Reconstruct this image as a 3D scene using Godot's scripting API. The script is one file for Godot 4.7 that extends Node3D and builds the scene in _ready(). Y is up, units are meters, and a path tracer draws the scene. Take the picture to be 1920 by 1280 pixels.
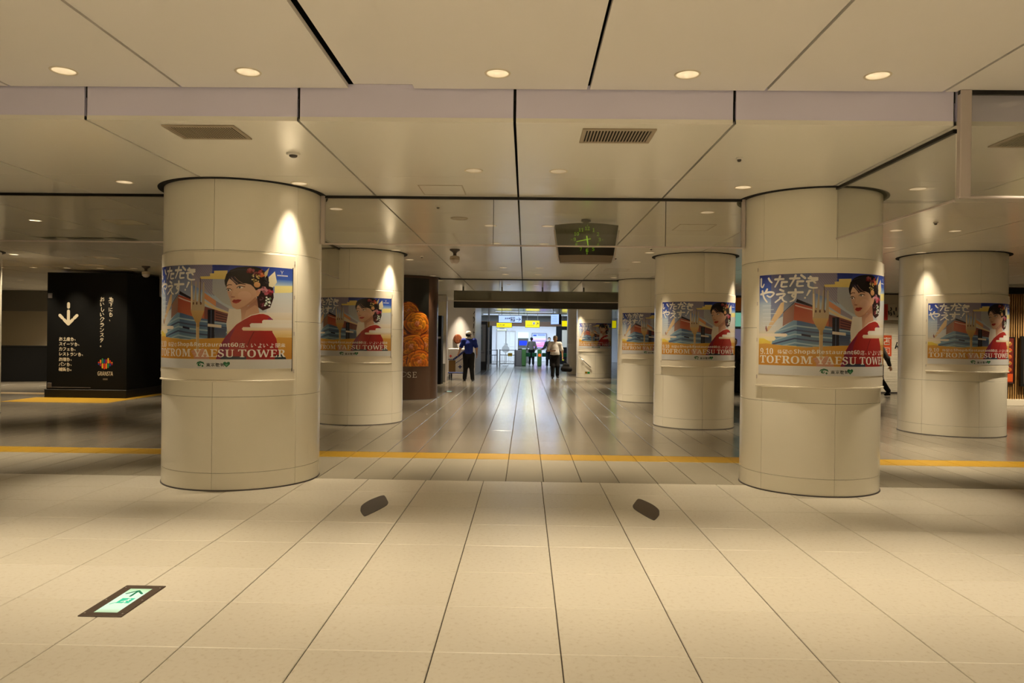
extends Node3D

const SEED := 20260
var M := {}
var glyphs := {}
var rng := RandomNumberGenerator.new()
var lit := Color(1.0, 0.918, 0.785)

# ------------------------------------------------------------------ naming and tagging
func numbered(called: String, parent: Node) -> String:
	if not parent.has_node(called):
		return called
	var n := 1
	while parent.has_node("%s_%03d" % [called, n]):
		n += 1
	return "%s_%03d" % [called, n]

var counters := {}
func put(o: Node, called: String, parent: Node) -> void:
	var key := str(parent.get_instance_id()) + called
	var n: int = counters.get(key, 0)
	counters[key] = n + 1
	o.name = called if n == 0 else "%s_%03d" % [called, n]
	parent.add_child(o, true)

func tag(o: Node, label: String, category: String, group := "", kind := "") -> Node:
	if label: o.set_meta("label", label)
	if category: o.set_meta("category", category)
	if group: o.set_meta("group", group)
	if kind: o.set_meta("kind", kind)
	return o

func thing(called: String, label: String, category: String, at := Vector3.ZERO, turn := 0.0, group := "") -> Node3D:
	var o := Node3D.new()
	put(o, called, self)
	o.position = at
	o.rotation.y = turn
	tag(o, label, category, group)
	return o

func structure(called: String) -> Node3D:
	var o := Node3D.new()
	put(o, called, self)
	o.set_meta("kind", "structure")
	return o

func part(called: String, mesh: Mesh, m: Material, parent: Node, at := Vector3.ZERO, rot := Vector3.ZERO) -> MeshInstance3D:
	var o := MeshInstance3D.new()
	o.mesh = mesh
	o.material_override = m
	put(o, called, parent)
	o.position = at
	o.rotation = rot
	return o

func twin(src: Node3D, label: String, at: Vector3, turn := 0.0, group := "") -> Node3D:
	var base := str(src.name)
	if base.length() > 4 and base.substr(base.length() - 4, 1) == "_" and base.right(3).is_valid_int():
		base = base.left(base.length() - 4)
	var c: Node3D = src.duplicate()
	put(c, base, self)
	c.position = at
	c.rotation.y = turn
	if label: c.set_meta("label", label)
	if group: c.set_meta("group", group)
	return c

# ------------------------------------------------------------------ materials
func mat(called: String, c: Color, rough := 0.5, metal := 0.0, spec := 0.5) -> StandardMaterial3D:
	var m := StandardMaterial3D.new()
	m.resource_name = called
	m.albedo_color = c
	m.roughness = rough
	m.metallic = metal
	m.metallic_specular = spec
	M[called] = m
	return m

func glow(called: String, c: Color, e: float) -> StandardMaterial3D:
	var m := mat(called, c.darkened(0.3), 0.4)
	m.emission_enabled = true
	m.emission = c
	m.emission_energy_multiplier = e
	return m

func noise_tex(freq: float, cols: Array, offs: Array, size := 512, kind := FastNoiseLite.TYPE_SIMPLEX_SMOOTH, octaves := 3, seed_at := 1) -> NoiseTexture2D:
	var n := FastNoiseLite.new()
	n.noise_type = kind
	n.frequency = freq
	n.fractal_octaves = octaves
	n.seed = seed_at
	var t := NoiseTexture2D.new()
	t.width = size
	t.height = size
	t.seamless = true
	t.noise = n
	var g := Gradient.new()
	g.offsets = PackedFloat32Array(offs)
	g.colors = PackedColorArray(cols)
	t.color_ramp = g
	return t

func grey(v: float) -> Color:
	return Color(v, v, v)

# ------------------------------------------------------------------ mesh tools
func surf() -> SurfaceTool:
	var st := SurfaceTool.new()
	st.begin(Mesh.PRIMITIVE_TRIANGLES)
	st.set_smooth_group(-1)
	return st

func fin(st: SurfaceTool) -> ArrayMesh:
	st.generate_normals()
	return st.commit()

func tri(st: SurfaceTool, a: Vector3, b: Vector3, c: Vector3, out: Vector3) -> void:
	if (b - a).cross(c - a).dot(out) > 0.0:
		st.add_vertex(a); st.add_vertex(c); st.add_vertex(b)
	else:
		st.add_vertex(a); st.add_vertex(b); st.add_vertex(c)

func quad(st: SurfaceTool, a: Vector3, b: Vector3, c: Vector3, d: Vector3, out: Vector3) -> void:
	tri(st, a, b, c, out)
	tri(st, a, c, d, out)

func uvtri(st: SurfaceTool, p: Array, u: Array, out: Vector3) -> void:
	var order := [0, 1, 2]
	if (p[1] - p[0]).cross(p[2] - p[0]).dot(out) > 0.0:
		order = [0, 2, 1]
	for i in order:
		st.set_uv(u[i])
		st.add_vertex(p[i])

func uvquad(st: SurfaceTool, p: Array, u: Array, out: Vector3) -> void:
	uvtri(st, [p[0], p[1], p[2]], [u[0], u[1], u[2]], out)
	uvtri(st, [p[0], p[2], p[3]], [u[0], u[2], u[3]], out)

# a box with chamfered edges
func box(st: SurfaceTool, c: Vector3, s: Vector3, b := 0.0, basis := Basis.IDENTITY) -> void:
	var h := s * 0.5
	b = minf(b, minf(h.x, minf(h.y, h.z)) * 0.9)
	var pt := func(sg: Vector3, axis: int) -> Vector3:
		var p := Vector3(sg.x * (h.x - b), sg.y * (h.y - b), sg.z * (h.z - b))
		p[axis] = sg[axis] * h[axis]
		return p
	st.set_smooth_group(-1)
	for axis in 3:
		var u := (axis + 1) % 3
		var v := (axis + 2) % 3
		for sg in [-1.0, 1.0]:
			var q := []
			for k in [[-1, -1], [1, -1], [1, 1], [-1, 1]]:
				var e := Vector3.ZERO
				e[axis] = sg; e[u] = k[0]; e[v] = k[1]
				q.append(c + basis * pt.call(e, axis))
			var o := Vector3.ZERO
			o[axis] = sg
			quad(st, q[0], q[1], q[2], q[3], basis * o)
	if b <= 0.0: return
	for axis in 3:
		var u := (axis + 1) % 3
		var v := (axis + 2) % 3
		for su in [-1.0, 1.0]:
			for sv in [-1.0, 1.0]:
				var e0 := Vector3.ZERO
				e0[u] = su; e0[v] = sv; e0[axis] = -1
				var e1 := e0
				e1[axis] = 1
				var o := Vector3.ZERO
				o[u] = su; o[v] = sv
				quad(st, c + basis * pt.call(e0, u), c + basis * pt.call(e0, v), c + basis * pt.call(e1, v), c + basis * pt.call(e1, u), basis * o)
	for sx in [-1.0, 1.0]:
		for sy in [-1.0, 1.0]:
			for sz in [-1.0, 1.0]:
				var e := Vector3(sx, sy, sz)
				tri(st, c + basis * pt.call(e, 0), c + basis * pt.call(e, 1), c + basis * pt.call(e, 2), basis * e)

func box_mesh(s: Vector3, b := 0.0, c := Vector3.ZERO) -> ArrayMesh:
	var st := surf()
	box(st, c, s, b)
	return fin(st)

# bar between two points with a square section
func bar(st: SurfaceTool, a: Vector3, b: Vector3, w: float, d := 0.0) -> void:
	var y := (b - a).normalized()
	var x := y.cross(Vector3(0, 0, 1)) if absf(y.z) < 0.9 else y.cross(Vector3.UP)
	x = x.normalized()
	var z := x.cross(y).normalized()
	box(st, (a + b) * 0.5, Vector3(w, a.distance_to(b), d if d > 0.0 else w), minf(w, d if d > 0.0 else w) * 0.12, Basis(x, y, z))

func tube(st: SurfaceTool, pts: Array, r: float, n := 10, group := 1) -> void:
	var rings := []
	for i in pts.size():
		var d: Vector3 = (pts[mini(i + 1, pts.size() - 1)] - pts[maxi(i - 1, 0)]).normalized()
		var x := d.cross(Vector3.UP) if absf(d.y) < 0.9 else d.cross(Vector3(0, 0, 1))
		x = x.normalized()
		var z := d.cross(x).normalized()
		var ring := []
		for k in n:
			var t := TAU * k / n
			ring.append(pts[i] + (x * cos(t) + z * sin(t)) * r)
		rings.append(ring)
	st.set_smooth_group(group)
	for i in pts.size() - 1:
		for k in n:
			var k2 := (k + 1) % n
			quad(st, rings[i][k], rings[i][k2], rings[i + 1][k2], rings[i + 1][k], (rings[i][k] + rings[i][k2]) * 0.5 - pts[i])
	st.set_smooth_group(-1)
	for k in n:
		tri(st, pts[0], rings[0][k], rings[0][(k + 1) % n], pts[0] - pts[1])
		var e := pts.size() - 1
		tri(st, pts[e], rings[e][k], rings[e][(k + 1) % n], pts[e] - pts[e - 1])

# surface of revolution round y; profile of Vector2(radius, height); each run between breaks is smooth
func lathe(st: SurfaceTool, prof: Array, n := 32, at := Vector3.ZERO, inward := false) -> void:
	for i in prof.size() - 1:
		var p: Vector2 = prof[i]
		var q: Vector2 = prof[i + 1]
		st.set_smooth_group(2 + i)
		var nrm := Vector2(q.y - p.y, -(q.x - p.x))
		if nrm.x < -1e-6 and not inward: nrm = -nrm
		for k in n:
			var t0 := TAU * k / n
			var t1 := TAU * (k + 1) / n
			var a := Vector3(sin(t0), 0, cos(t0))
			var b := Vector3(sin(t1), 0, cos(t1))
			var out := (a + b) * 0.5 * nrm.x + Vector3(0, nrm.y, 0)
			if inward: out = -out if nrm.x > 0.0 else out
			var A := at + a * p.x + Vector3(0, p.y, 0)
			var B := at + b * p.x + Vector3(0, p.y, 0)
			var C := at + b * q.x + Vector3(0, q.y, 0)
			var D := at + a * q.x + Vector3(0, q.y, 0)
			if p.x < 1e-5: tri(st, A, C, D, out)
			elif q.x < 1e-5: tri(st, A, B, C, out)
			else: quad(st, A, B, C, D, out)

# a curved panel: outer radius r, from angle a0 to a1 (degrees, 0 faces +z, + towards +x), y0..y1, thickness th
func arc_panel(r: float, a0: float, a1: float, y0: float, y1: float, th: float, with_uv := false, step := 3.0, bev := 0.0) -> ArrayMesh:
	var st := surf()
	var n := maxi(2, int(ceil(absf(a1 - a0) / step)))
	var dir := func(i: int) -> Vector3:
		var t := deg_to_rad(lerpf(a0, a1, float(i) / n))
		return Vector3(sin(t), 0, cos(t))
	for i in n:
		var d0: Vector3 = dir.call(i)
		var d1: Vector3 = dir.call(i + 1)
		var o := d0 + d1
		var Y0 := Vector3(0, y0, 0)
		var Y1 := Vector3(0, y1, 0)
		var B0 := Vector3(0, y0 + bev, 0)
		var B1 := Vector3(0, y1 - bev, 0)
		st.set_smooth_group(1)
		if with_uv:
			var u0 := float(i) / n
			var u1 := float(i + 1) / n
			uvquad(st, [d0 * r + B0, d1 * r + B0, d1 * r + B1, d0 * r + B1], [Vector2(u0, 1), Vector2(u1, 1), Vector2(u1, 0), Vector2(u0, 0)], o)
			st.set_uv(Vector2(0.5, 0.99))
		else:
			quad(st, d0 * r + B0, d1 * r + B0, d1 * r + B1, d0 * r + B1, o)
		if bev > 0.0:
			st.set_smooth_group(2)
			quad(st, d0 * r + B0, d1 * r + B0, d1 * (r - bev) + Y0, d0 * (r - bev) + Y0, o - Vector3(0, 1, 0))
			st.set_smooth_group(3)
			quad(st, d0 * r + B1, d1 * r + B1, d1 * (r - bev) + Y1, d0 * (r - bev) + Y1, o + Vector3(0, 1, 0))
		st.set_smooth_group(-1)
		quad(st, d0 * (r - bev) + Y1, d1 * (r - bev) + Y1, d1 * (r - th) + Y1, d0 * (r - th) + Y1, Vector3.UP)
		quad(st, d0 * (r - bev) + Y0, d1 * (r - bev) + Y0, d1 * (r - th) + Y0, d0 * (r - th) + Y0, Vector3.DOWN)
	for e in [0, n]:
		var d: Vector3 = dir.call(e)
		var side: Vector3 = (dir.call(e) - dir.call(1 if e == 0 else n - 1))
		quad(st, d * r + Vector3(0, y0 + bev, 0), d * r + Vector3(0, y1 - bev, 0), d * (r - th) + Vector3(0, y1, 0), d * (r - th) + Vector3(0, y0, 0), side)
	return fin(st)

# a flat sheet facing +z with a picture on it, and its thickness
func sheet(w: float, h: float, th := 0.004) -> ArrayMesh:
	var st := surf()
	var x := w / 2
	var y := h / 2
	uvquad(st, [Vector3(-x, -y, th), Vector3(x, -y, th), Vector3(x, y, th), Vector3(-x, y, th)], [Vector2(0, 1), Vector2(1, 1), Vector2(1, 0), Vector2(0, 0)], Vector3(0, 0, 1))
	st.set_uv(Vector2(0.01, 0.99))
	quad(st, Vector3(-x, -y, 0), Vector3(x, -y, 0), Vector3(x, -y, th), Vector3(-x, -y, th), Vector3.DOWN)
	quad(st, Vector3(-x, y, 0), Vector3(x, y, 0), Vector3(x, y, th), Vector3(-x, y, th), Vector3.UP)
	quad(st, Vector3(-x, -y, 0), Vector3(-x, y, 0), Vector3(-x, y, th), Vector3(-x, -y, th), Vector3.LEFT)
	quad(st, Vector3(x, -y, 0), Vector3(x, y, 0), Vector3(x, y, th), Vector3(x, -y, th), Vector3.RIGHT)
	quad(st, Vector3(-x, -y, 0), Vector3(x, -y, 0), Vector3(x, y, 0), Vector3(-x, y, 0), Vector3(0, 0, -1))
	return fin(st)

# four-sided frame round an opening, in the xy plane, facing +z
func frame_mesh(w: float, h: float, b: float, d: float, chamfer := 0.003) -> ArrayMesh:
	var st := surf()
	box(st, Vector3(0, h / 2 - b / 2, d / 2), Vector3(w, b, d), chamfer)
	box(st, Vector3(0, -h / 2 + b / 2, d / 2), Vector3(w, b, d), chamfer)
	box(st, Vector3(-w / 2 + b / 2, 0, d / 2), Vector3(b, h - 2 * b, d), chamfer)
	box(st, Vector3(w / 2 - b / 2, 0, d / 2), Vector3(b, h - 2 * b, d), chamfer)
	return fin(st)

# prism over a plan polygon (x, z), from y0 to y1
func prism(st: SurfaceTool, plan: PackedVector2Array, y0: float, y1: float) -> void:
	var mid := Vector2.ZERO
	for p in plan: mid += p / plan.size()
	st.set_smooth_group(-1)
	for i in plan.size():
		var p := plan[i]
		var q := plan[(i + 1) % plan.size()]
		var e := q - p
		var o := Vector2(e.y, -e.x)
		if o.dot((p + q) * 0.5 - mid) < 0.0: o = -o
		quad(st, Vector3(p.x, y0, p.y), Vector3(q.x, y0, q.y), Vector3(q.x, y1, q.y), Vector3(p.x, y1, p.y), Vector3(o.x, 0, o.y))
	var idx := Geometry2D.triangulate_polygon(plan)
	for i in range(0, idx.size(), 3):
		var a := plan[idx[i]]; var b := plan[idx[i + 1]]; var c := plan[idx[i + 2]]
		tri(st, Vector3(a.x, y1, a.y), Vector3(b.x, y1, b.y), Vector3(c.x, y1, c.y), Vector3.UP)
		tri(st, Vector3(a.x, y0, a.y), Vector3(b.x, y0, b.y), Vector3(c.x, y0, c.y), Vector3.DOWN)

# ------------------------------------------------------------------ pictures
class Pic:
	var im: Image
	var w: int
	var h: int
	var sx: float
	var sy: float
	func _init(width: int, height: int, c: Color, units_x := 1000.0, units_y := 1000.0) -> void:
		w = width; h = height
		sx = width / units_x; sy = height / units_y
		im = Image.create_empty(w, h, false, Image.FORMAT_RGB8)
		im.fill(c)
	static func pts(s: String) -> PackedVector2Array:
		var out := PackedVector2Array()
		for t in s.split(" ", false):
			var k := t.split(",")
			out.append(Vector2(float(k[0]), float(k[1])))
		return out
	func poly(s: Variant, c0: Color, c1 := Color(0, 0, 0, 0), smooth := false) -> void:
		var p: PackedVector2Array = pts(s) if s is String else s
		if smooth: p = Pic.rounded(p, true)
		if c1.a == 0.0: c1 = c0
		var lo := 1e9
		var hi := -1e9
		for q in p:
			lo = minf(lo, q.y * sy); hi = maxf(hi, q.y * sy)
		for y in range(maxi(0, int(floor(lo))), mini(h, int(ceil(hi)) + 1)):
			var yy := y + 0.5
			var xs := []
			for i in p.size():
				var a := p[i] * Vector2(sx, sy)
				var b := p[(i + 1) % p.size()] * Vector2(sx, sy)
				if (a.y <= yy) != (b.y <= yy):
					xs.append(a.x + (yy - a.y) / (b.y - a.y) * (b.x - a.x))
			xs.sort()
			var c := c0 if c0 == c1 else c0.lerp(c1, clampf((yy - lo) / maxf(1.0, hi - lo), 0, 1))
			for k in range(0, xs.size() - 1, 2):
				var x0 := int(round(maxf(0, xs[k])))
				var x1 := int(round(minf(w, xs[k + 1])))
				if x1 > x0: im.fill_rect(Rect2i(x0, y, x1 - x0, 1), c)
	func rect(x0: float, y0: float, x1: float, y1: float, c0: Color, c1 := Color(0, 0, 0, 0)) -> void:
		poly(PackedVector2Array([Vector2(x0, y0), Vector2(x1, y0), Vector2(x1, y1), Vector2(x0, y1)]), c0, c1)
	func oval(x: float, y: float, rx: float, ry: float, c0: Color, c1 := Color(0, 0, 0, 0), n := 20) -> void:
		var p := PackedVector2Array()
		for i in n:
			p.append(Vector2(x + rx * cos(TAU * i / n), y + ry * sin(TAU * i / n)))
		poly(p, c0, c1)
	# a line of a given width in y units
	func stroke(p: PackedVector2Array, width: float, c: Color, taper := false) -> void:
		var k := sy / sx
		for i in p.size() - 1:
			var a := p[i]
			var b := p[i + 1]
			var wa := width * (1.0 if not taper else lerpf(1.15, 0.7, float(i) / p.size()))
			var d := (b - a) * Vector2(1.0 / k, 1.0)
			if d.length() < 0.001: continue
			var nn := d.orthogonal().normalized() * wa * 0.5 * Vector2(k, 1.0)
			poly(PackedVector2Array([a + nn, b + nn, b - nn, a - nn]), c)
			oval(b.x, b.y, wa * 0.5 * k, wa * 0.5, c, Color(0, 0, 0, 0), 8)
			if i == 0: oval(a.x, a.y, wa * 0.5 * k, wa * 0.5, c, Color(0, 0, 0, 0), 8)
	static func rounded(p: PackedVector2Array, closed := false) -> PackedVector2Array:
		if p.size() < 3: return p
		var out := PackedVector2Array()
		var n := p.size()
		for i in (n if closed else n - 1):
			var a := p[(i - 1 + n) % n] if closed or i > 0 else p[0]
			var b := p[i]
			var c := p[(i + 1) % n]
			var d := p[(i + 2) % n] if closed or i + 2 < n else p[n - 1]
			for s in 5:
				out.append(b.cubic_interpolate(c, a, d, s / 5.0))
		if not closed: out.append(p[n - 1])
		return out
	func tris(t: PackedVector2Array, c: Color) -> void:
		for i in range(0, t.size() - 2, 3):
			poly(PackedVector2Array([t[i], t[i + 1], t[i + 2]]), c)
	func tex(half := false) -> ImageTexture:
		if half: im.resize(w / 2, h / 2, Image.INTERPOLATE_LANCZOS)
		return ImageTexture.create_from_image(im)

var fonts := {}
func font(called: String, weight := 400) -> SystemFont:
	var key := called + str(weight)
	if not fonts.has(key):
		var f := SystemFont.new()
		f.font_names = PackedStringArray([called])
		f.font_weight = weight
		fonts[key] = f
	return fonts[key]

func text_mesh(s: String, f: Font, size: float, depth := 0.0) -> TextMesh:
	var t := TextMesh.new()
	t.text = s
	t.font = f
	t.font_size = 64
	t.pixel_size = size / 64.0
	t.depth = depth
	t.curve_step = 2.0
	return t

# lettering drawn into a picture, filling the given rectangle
func letter(pic: Pic, s: String, f: Font, x0: float, y0: float, x1: float, y1: float, c: Color) -> void:
	var a := text_mesh(s, f, 1.0).get_mesh_arrays()
	var v: PackedVector3Array = a[Mesh.ARRAY_VERTEX]
	var idx: PackedInt32Array = a[Mesh.ARRAY_INDEX] if a[Mesh.ARRAY_INDEX] != null else PackedInt32Array(range(v.size()))
	var lo := Vector2(1e9, 1e9)
	var hi := -lo
	for p in v:
		lo = lo.min(Vector2(p.x, p.y)); hi = hi.max(Vector2(p.x, p.y))
	var t := PackedVector2Array()
	for i in idx:
		var p := (Vector2(v[i].x, v[i].y) - lo) / (hi - lo)
		t.append(Vector2(lerpf(x0, x1, p.x), lerpf(y1, y0, p.y)))
	pic.tris(t, c)

# hand-brushed characters: digit pairs on a ten-by-ten grid
func kana_strokes(ch: String) -> Array:
	var out := []
	for s in str(glyphs.get(ch, "")).split("|", false):
		var p := PackedVector2Array()
		for t in s.split(" ", false):
			p.append(Vector2(int(t[0]), int(t[1])))
		out.append(p)
	return out

func brush(pic: Pic, s: String, x: float, y: float, cw: float, chh: float, width: float, c: Color, vertical := false, taper := false) -> void:
	for i in s.length():
		var ox := x if vertical else x + i * cw
		var oy := y + i * chh if vertical else y
		var soft := s.unicode_at(i) < 0x4e00
		for st in kana_strokes(s[i]):
			var p := PackedVector2Array()
			for q in st: p.append(Vector2(ox + q.x / 10.0 * cw + cw * 0.02, oy + q.y / 10.0 * chh))
			pic.stroke(Pic.rounded(p) if soft else p, width, c, taper)

func fill_glyphs() -> void:
	var src := "い=12 14 17 28 36/62 74 85;た=13 63/41 34 18/55 85/56 58 88;だ=13 63/41 34 18/55 85/56 58 88/71 82/82 93;き=23 73/15 74/32 55 66/26 28 49 79;や=14 53 83 94 76 55/51 43/22 36 59;え=41 62/24 74 19/46 56 68 89;す=13 93/51 55 46 35 44 54 56 48 29;の=52 48 27 15 33 62 85 78 59;よ=51 58 39 28 47 68 79/53 83;お=13 63/31 38 19 17 35 64 86 78 58/72 83;し=31 37 59 77 85;に=12 15 19/43 83/46 48 88;も=41 37 39 69 87 85/23 73/25 75;、=26 38;。=17 28 37 26 17;ふ=41 53 34/45 57 48/14 27/84 97;り=21 24/61 65 58 39;ん=41 18 45 57 78 96"
	src += ";グ=31 15/31 71 66 29/71 82/82 93;ラ=22 72/14 84 67 29;ン=12 33/18 57 83;ス=22 72 55 18/55 88;タ=31 15/32 72 56 29/34 66;イ=71 45 14/43 49;ー=15 85;ツ=12 24/42 44/82 75 38;カ=13 83 78 58/41 35 19;フ=22 82 66 29;ェ=34 74/54 58/28 88;レ=21 28 84;ト=31 39/34 66;パ=33 19/63 89/80 91 82 71 80"
	src += ";待=31 13/33 15/24 29/42 82/61 64/35 95/37 97/75 79 68/57 58;望=11 51/13 15 45/31 13/61 65/61 91 95/63 93/26 86/27 87/19 99/56 59;店=51 52/12 92/12 15 09/53 56/54 84/36 86 89 39 36;開=11 19/11 41/13 43/15 45/41 45/61 65/61 91 99/63 93/65 95/36 76/28 78/46 49/66 69;業=41 43/61 63/22 33/82 73/13 93/25 85/16 96/53 59/56 18/56 98;東=12 92/24 84 87 27 24/25 85/51 59/57 19/57 99;京=51 52/12 92/34 74 76 36 34/56 59 48/37 18/77 98;建=32 82 85 35/23 93/37 87/51 58/11 31 14 34 28/15 39 99;物=21 14/13 43/31 39/16 46/61 44/53 93 88 78/63 47/83 58"
	src += ";地=13 43/31 38/08 48/44 94 96/61 67/52 58 59 99 97;下=12 92/52 59/54 76;土=23 73/51 59/19 99;産=51 52/22 82/33 44/73 64/14 94/14 16 09/45 36/46 86/37 87/29 99/56 59;酒=12 23/04 15/09 26/32 92/43 93 99 49 43/56 46/62 72 76 86/47 97;雑=21 14/12 42 44 54/06 56/35 39/34 18/36 58/71 54/63 69/63 93/65 95/67 97/69 99/81 89;貨=21 13/12 15/41 44 95/81 43/25 85 88 28 25/26 86/27 87/38 19/78 99;司=12 82 89 78/24 64/26 66 69 29 26;手=71 24/14 84/07 97/51 58 39;洗=12 23/04 15/09 26/41 33/33 93/61 65/35 95/56 38/66 68 98"
	for g in src.split(";"):
		var k := g.split("=")
		glyphs[k[0]] = k[1].replace("/", "|")

# ------------------------------------------------------------------ bodies: tapered capsules joined by a smooth minimum, meshed as surface nets
# bones: [a, b, radius a, radius b, optional side scale of z]
func skin(st: SurfaceTool, bones: Array, cell: float, k: float, group := 1, keep: Variant = null) -> void:
	var lo := Vector3(1e9, 1e9, 1e9)
	var hi := -lo
	for b in bones:
		var r := maxf(b[2], b[3]) + k + cell * 2.0
		lo = lo.min(b[0] - Vector3.ONE * r).min(b[1] - Vector3.ONE * r)
		hi = hi.max(b[0] + Vector3.ONE * r).max(b[1] + Vector3.ONE * r)
	var nx := int((hi.x - lo.x) / cell) + 2
	var ny := int((hi.y - lo.y) / cell) + 2
	var nz := int((hi.z - lo.z) / cell) + 2
	var f := PackedFloat32Array()
	f.resize(nx * ny * nz)
	f.fill(1.0)
	for b in bones:
		var a: Vector3 = b[0]
		var ab: Vector3 = b[1] - a
		var ra: float = b[2]
		var rb: float = b[3]
		var l2 := maxf(ab.length_squared(), 1e-9)
		var r := maxf(ra, rb) + k + cell * 1.5
		var b0 := ((a.min(b[1]) - Vector3.ONE * r - lo) / cell)
		var b1 := ((a.max(b[1]) + Vector3.ONE * r - lo) / cell)
		for z in range(maxi(0, int(b0.z)), mini(nz, int(b1.z) + 2)):
			for y in range(maxi(0, int(b0.y)), mini(ny, int(b1.y) + 2)):
				var at := (z * ny + y) * nx
				for x in range(maxi(0, int(b0.x)), mini(nx, int(b1.x) + 2)):
					var p := lo + Vector3(x, y, z) * cell - a
					var t := clampf(p.dot(ab) / l2, 0.0, 1.0)
					var d := (p - ab * t).length() - lerpf(ra, rb, t)
					var o := f[at + x]
					var hh := maxf(k - absf(d - o), 0.0) / k
					f[at + x] = minf(d, o) - hh * hh * k * 0.25
	if keep != null:
		for z in nz:
			for y in ny:
				for x in nx:
					var at := (z * ny + y) * nx + x
					if f[at] < cell * 3.0:
						f[at] = maxf(f[at], keep.call(lo + Vector3(x, y, z) * cell))
	var vid := {}
	var vp := PackedVector3Array()
	var step := [1, nx, nx * ny]
	for z in nz - 1:
		for y in ny - 1:
			for x in nx - 1:
				var at := (z * ny + y) * nx + x
				if absf(f[at]) > cell * 2.0: continue
				var acc := Vector3.ZERO
				var n := 0
				for c in 8:
					var o := Vector3(c & 1, (c >> 1) & 1, c >> 2)
					var ia: int = at + int(o.x) + int(o.y) * nx + int(o.z) * nx * ny
					for ax in 3:
						if o[ax] == 0.0:
							var fa := f[ia]
							var fb := f[ia + step[ax]]
							if (fa < 0.0) != (fb < 0.0):
								var q := o
								q[ax] += fa / (fa - fb)
								acc += q
								n += 1
				if n > 0:
					vid[at] = vp.size()
					vp.append(lo + (Vector3(x, y, z) + acc / n) * cell)
	st.set_smooth_group(group)
	for at in vid:
		for ax in 3:
			var fa := f[at]
			var fb := f[at + step[ax]]
			if (fa < 0.0) == (fb < 0.0): continue
			var u: int = step[(ax + 1) % 3]
			var v: int = step[(ax + 2) % 3]
			if not (vid.has(at - u) and vid.has(at - v) and vid.has(at - u - v)): continue
			var out := Vector3.ZERO
			out[ax] = 1.0 if fa < 0.0 else -1.0
			quad(st, vp[vid[at]], vp[vid[at - u]], vp[vid[at - u - v]], vp[vid[at - v]], out)

func finger_chain(base: Vector3, dir: Vector3, curl: Vector3, length: float, r: float, bend: float) -> Array:
	var out := []
	var p := base
	var d := dir
	for i in 3:
		var l: float = length * [0.45, 0.32, 0.23][i]
		var q := p + d * l
		out.append([p, q, r, r * 0.88])
		p = q
		r *= 0.88
		d = d.rotated(curl, bend)
	return out

# hand at a wrist, pointing along d, palm facing pn
func hand(st: SurfaceTool, wrist: Vector3, d: Vector3, pn: Vector3, thumb_side: float, bend: float, s: float) -> void:
	var side := d.cross(pn).normalized() * thumb_side
	var curl := d.cross(pn).normalized()
	var bones := [[wrist - d * 0.02 * s, wrist + d * 0.03 * s, 0.024 * s, 0.026 * s]]
	for i in 4:
		var o := (1.5 - i) * 0.019 * s
		var k := wrist + d * 0.085 * s + side * o
		bones.append([wrist + d * 0.02 * s + side * o * 0.6, k, 0.015 * s, 0.0125 * s])
		bones.append_array(finger_chain(k, (d + side * o * 2.0).normalized(), curl, [0.074, 0.082, 0.076, 0.06][i] * s, 0.0095 * s, bend))
	bones.append_array(finger_chain(wrist + d * 0.03 * s + side * 0.026 * s, (d * 0.7 + side * 0.7 + pn * 0.25).normalized(), curl, 0.07 * s, 0.011 * s, bend * 0.5))
	skin(st, bones, 0.0055, 0.008, 1)

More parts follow.
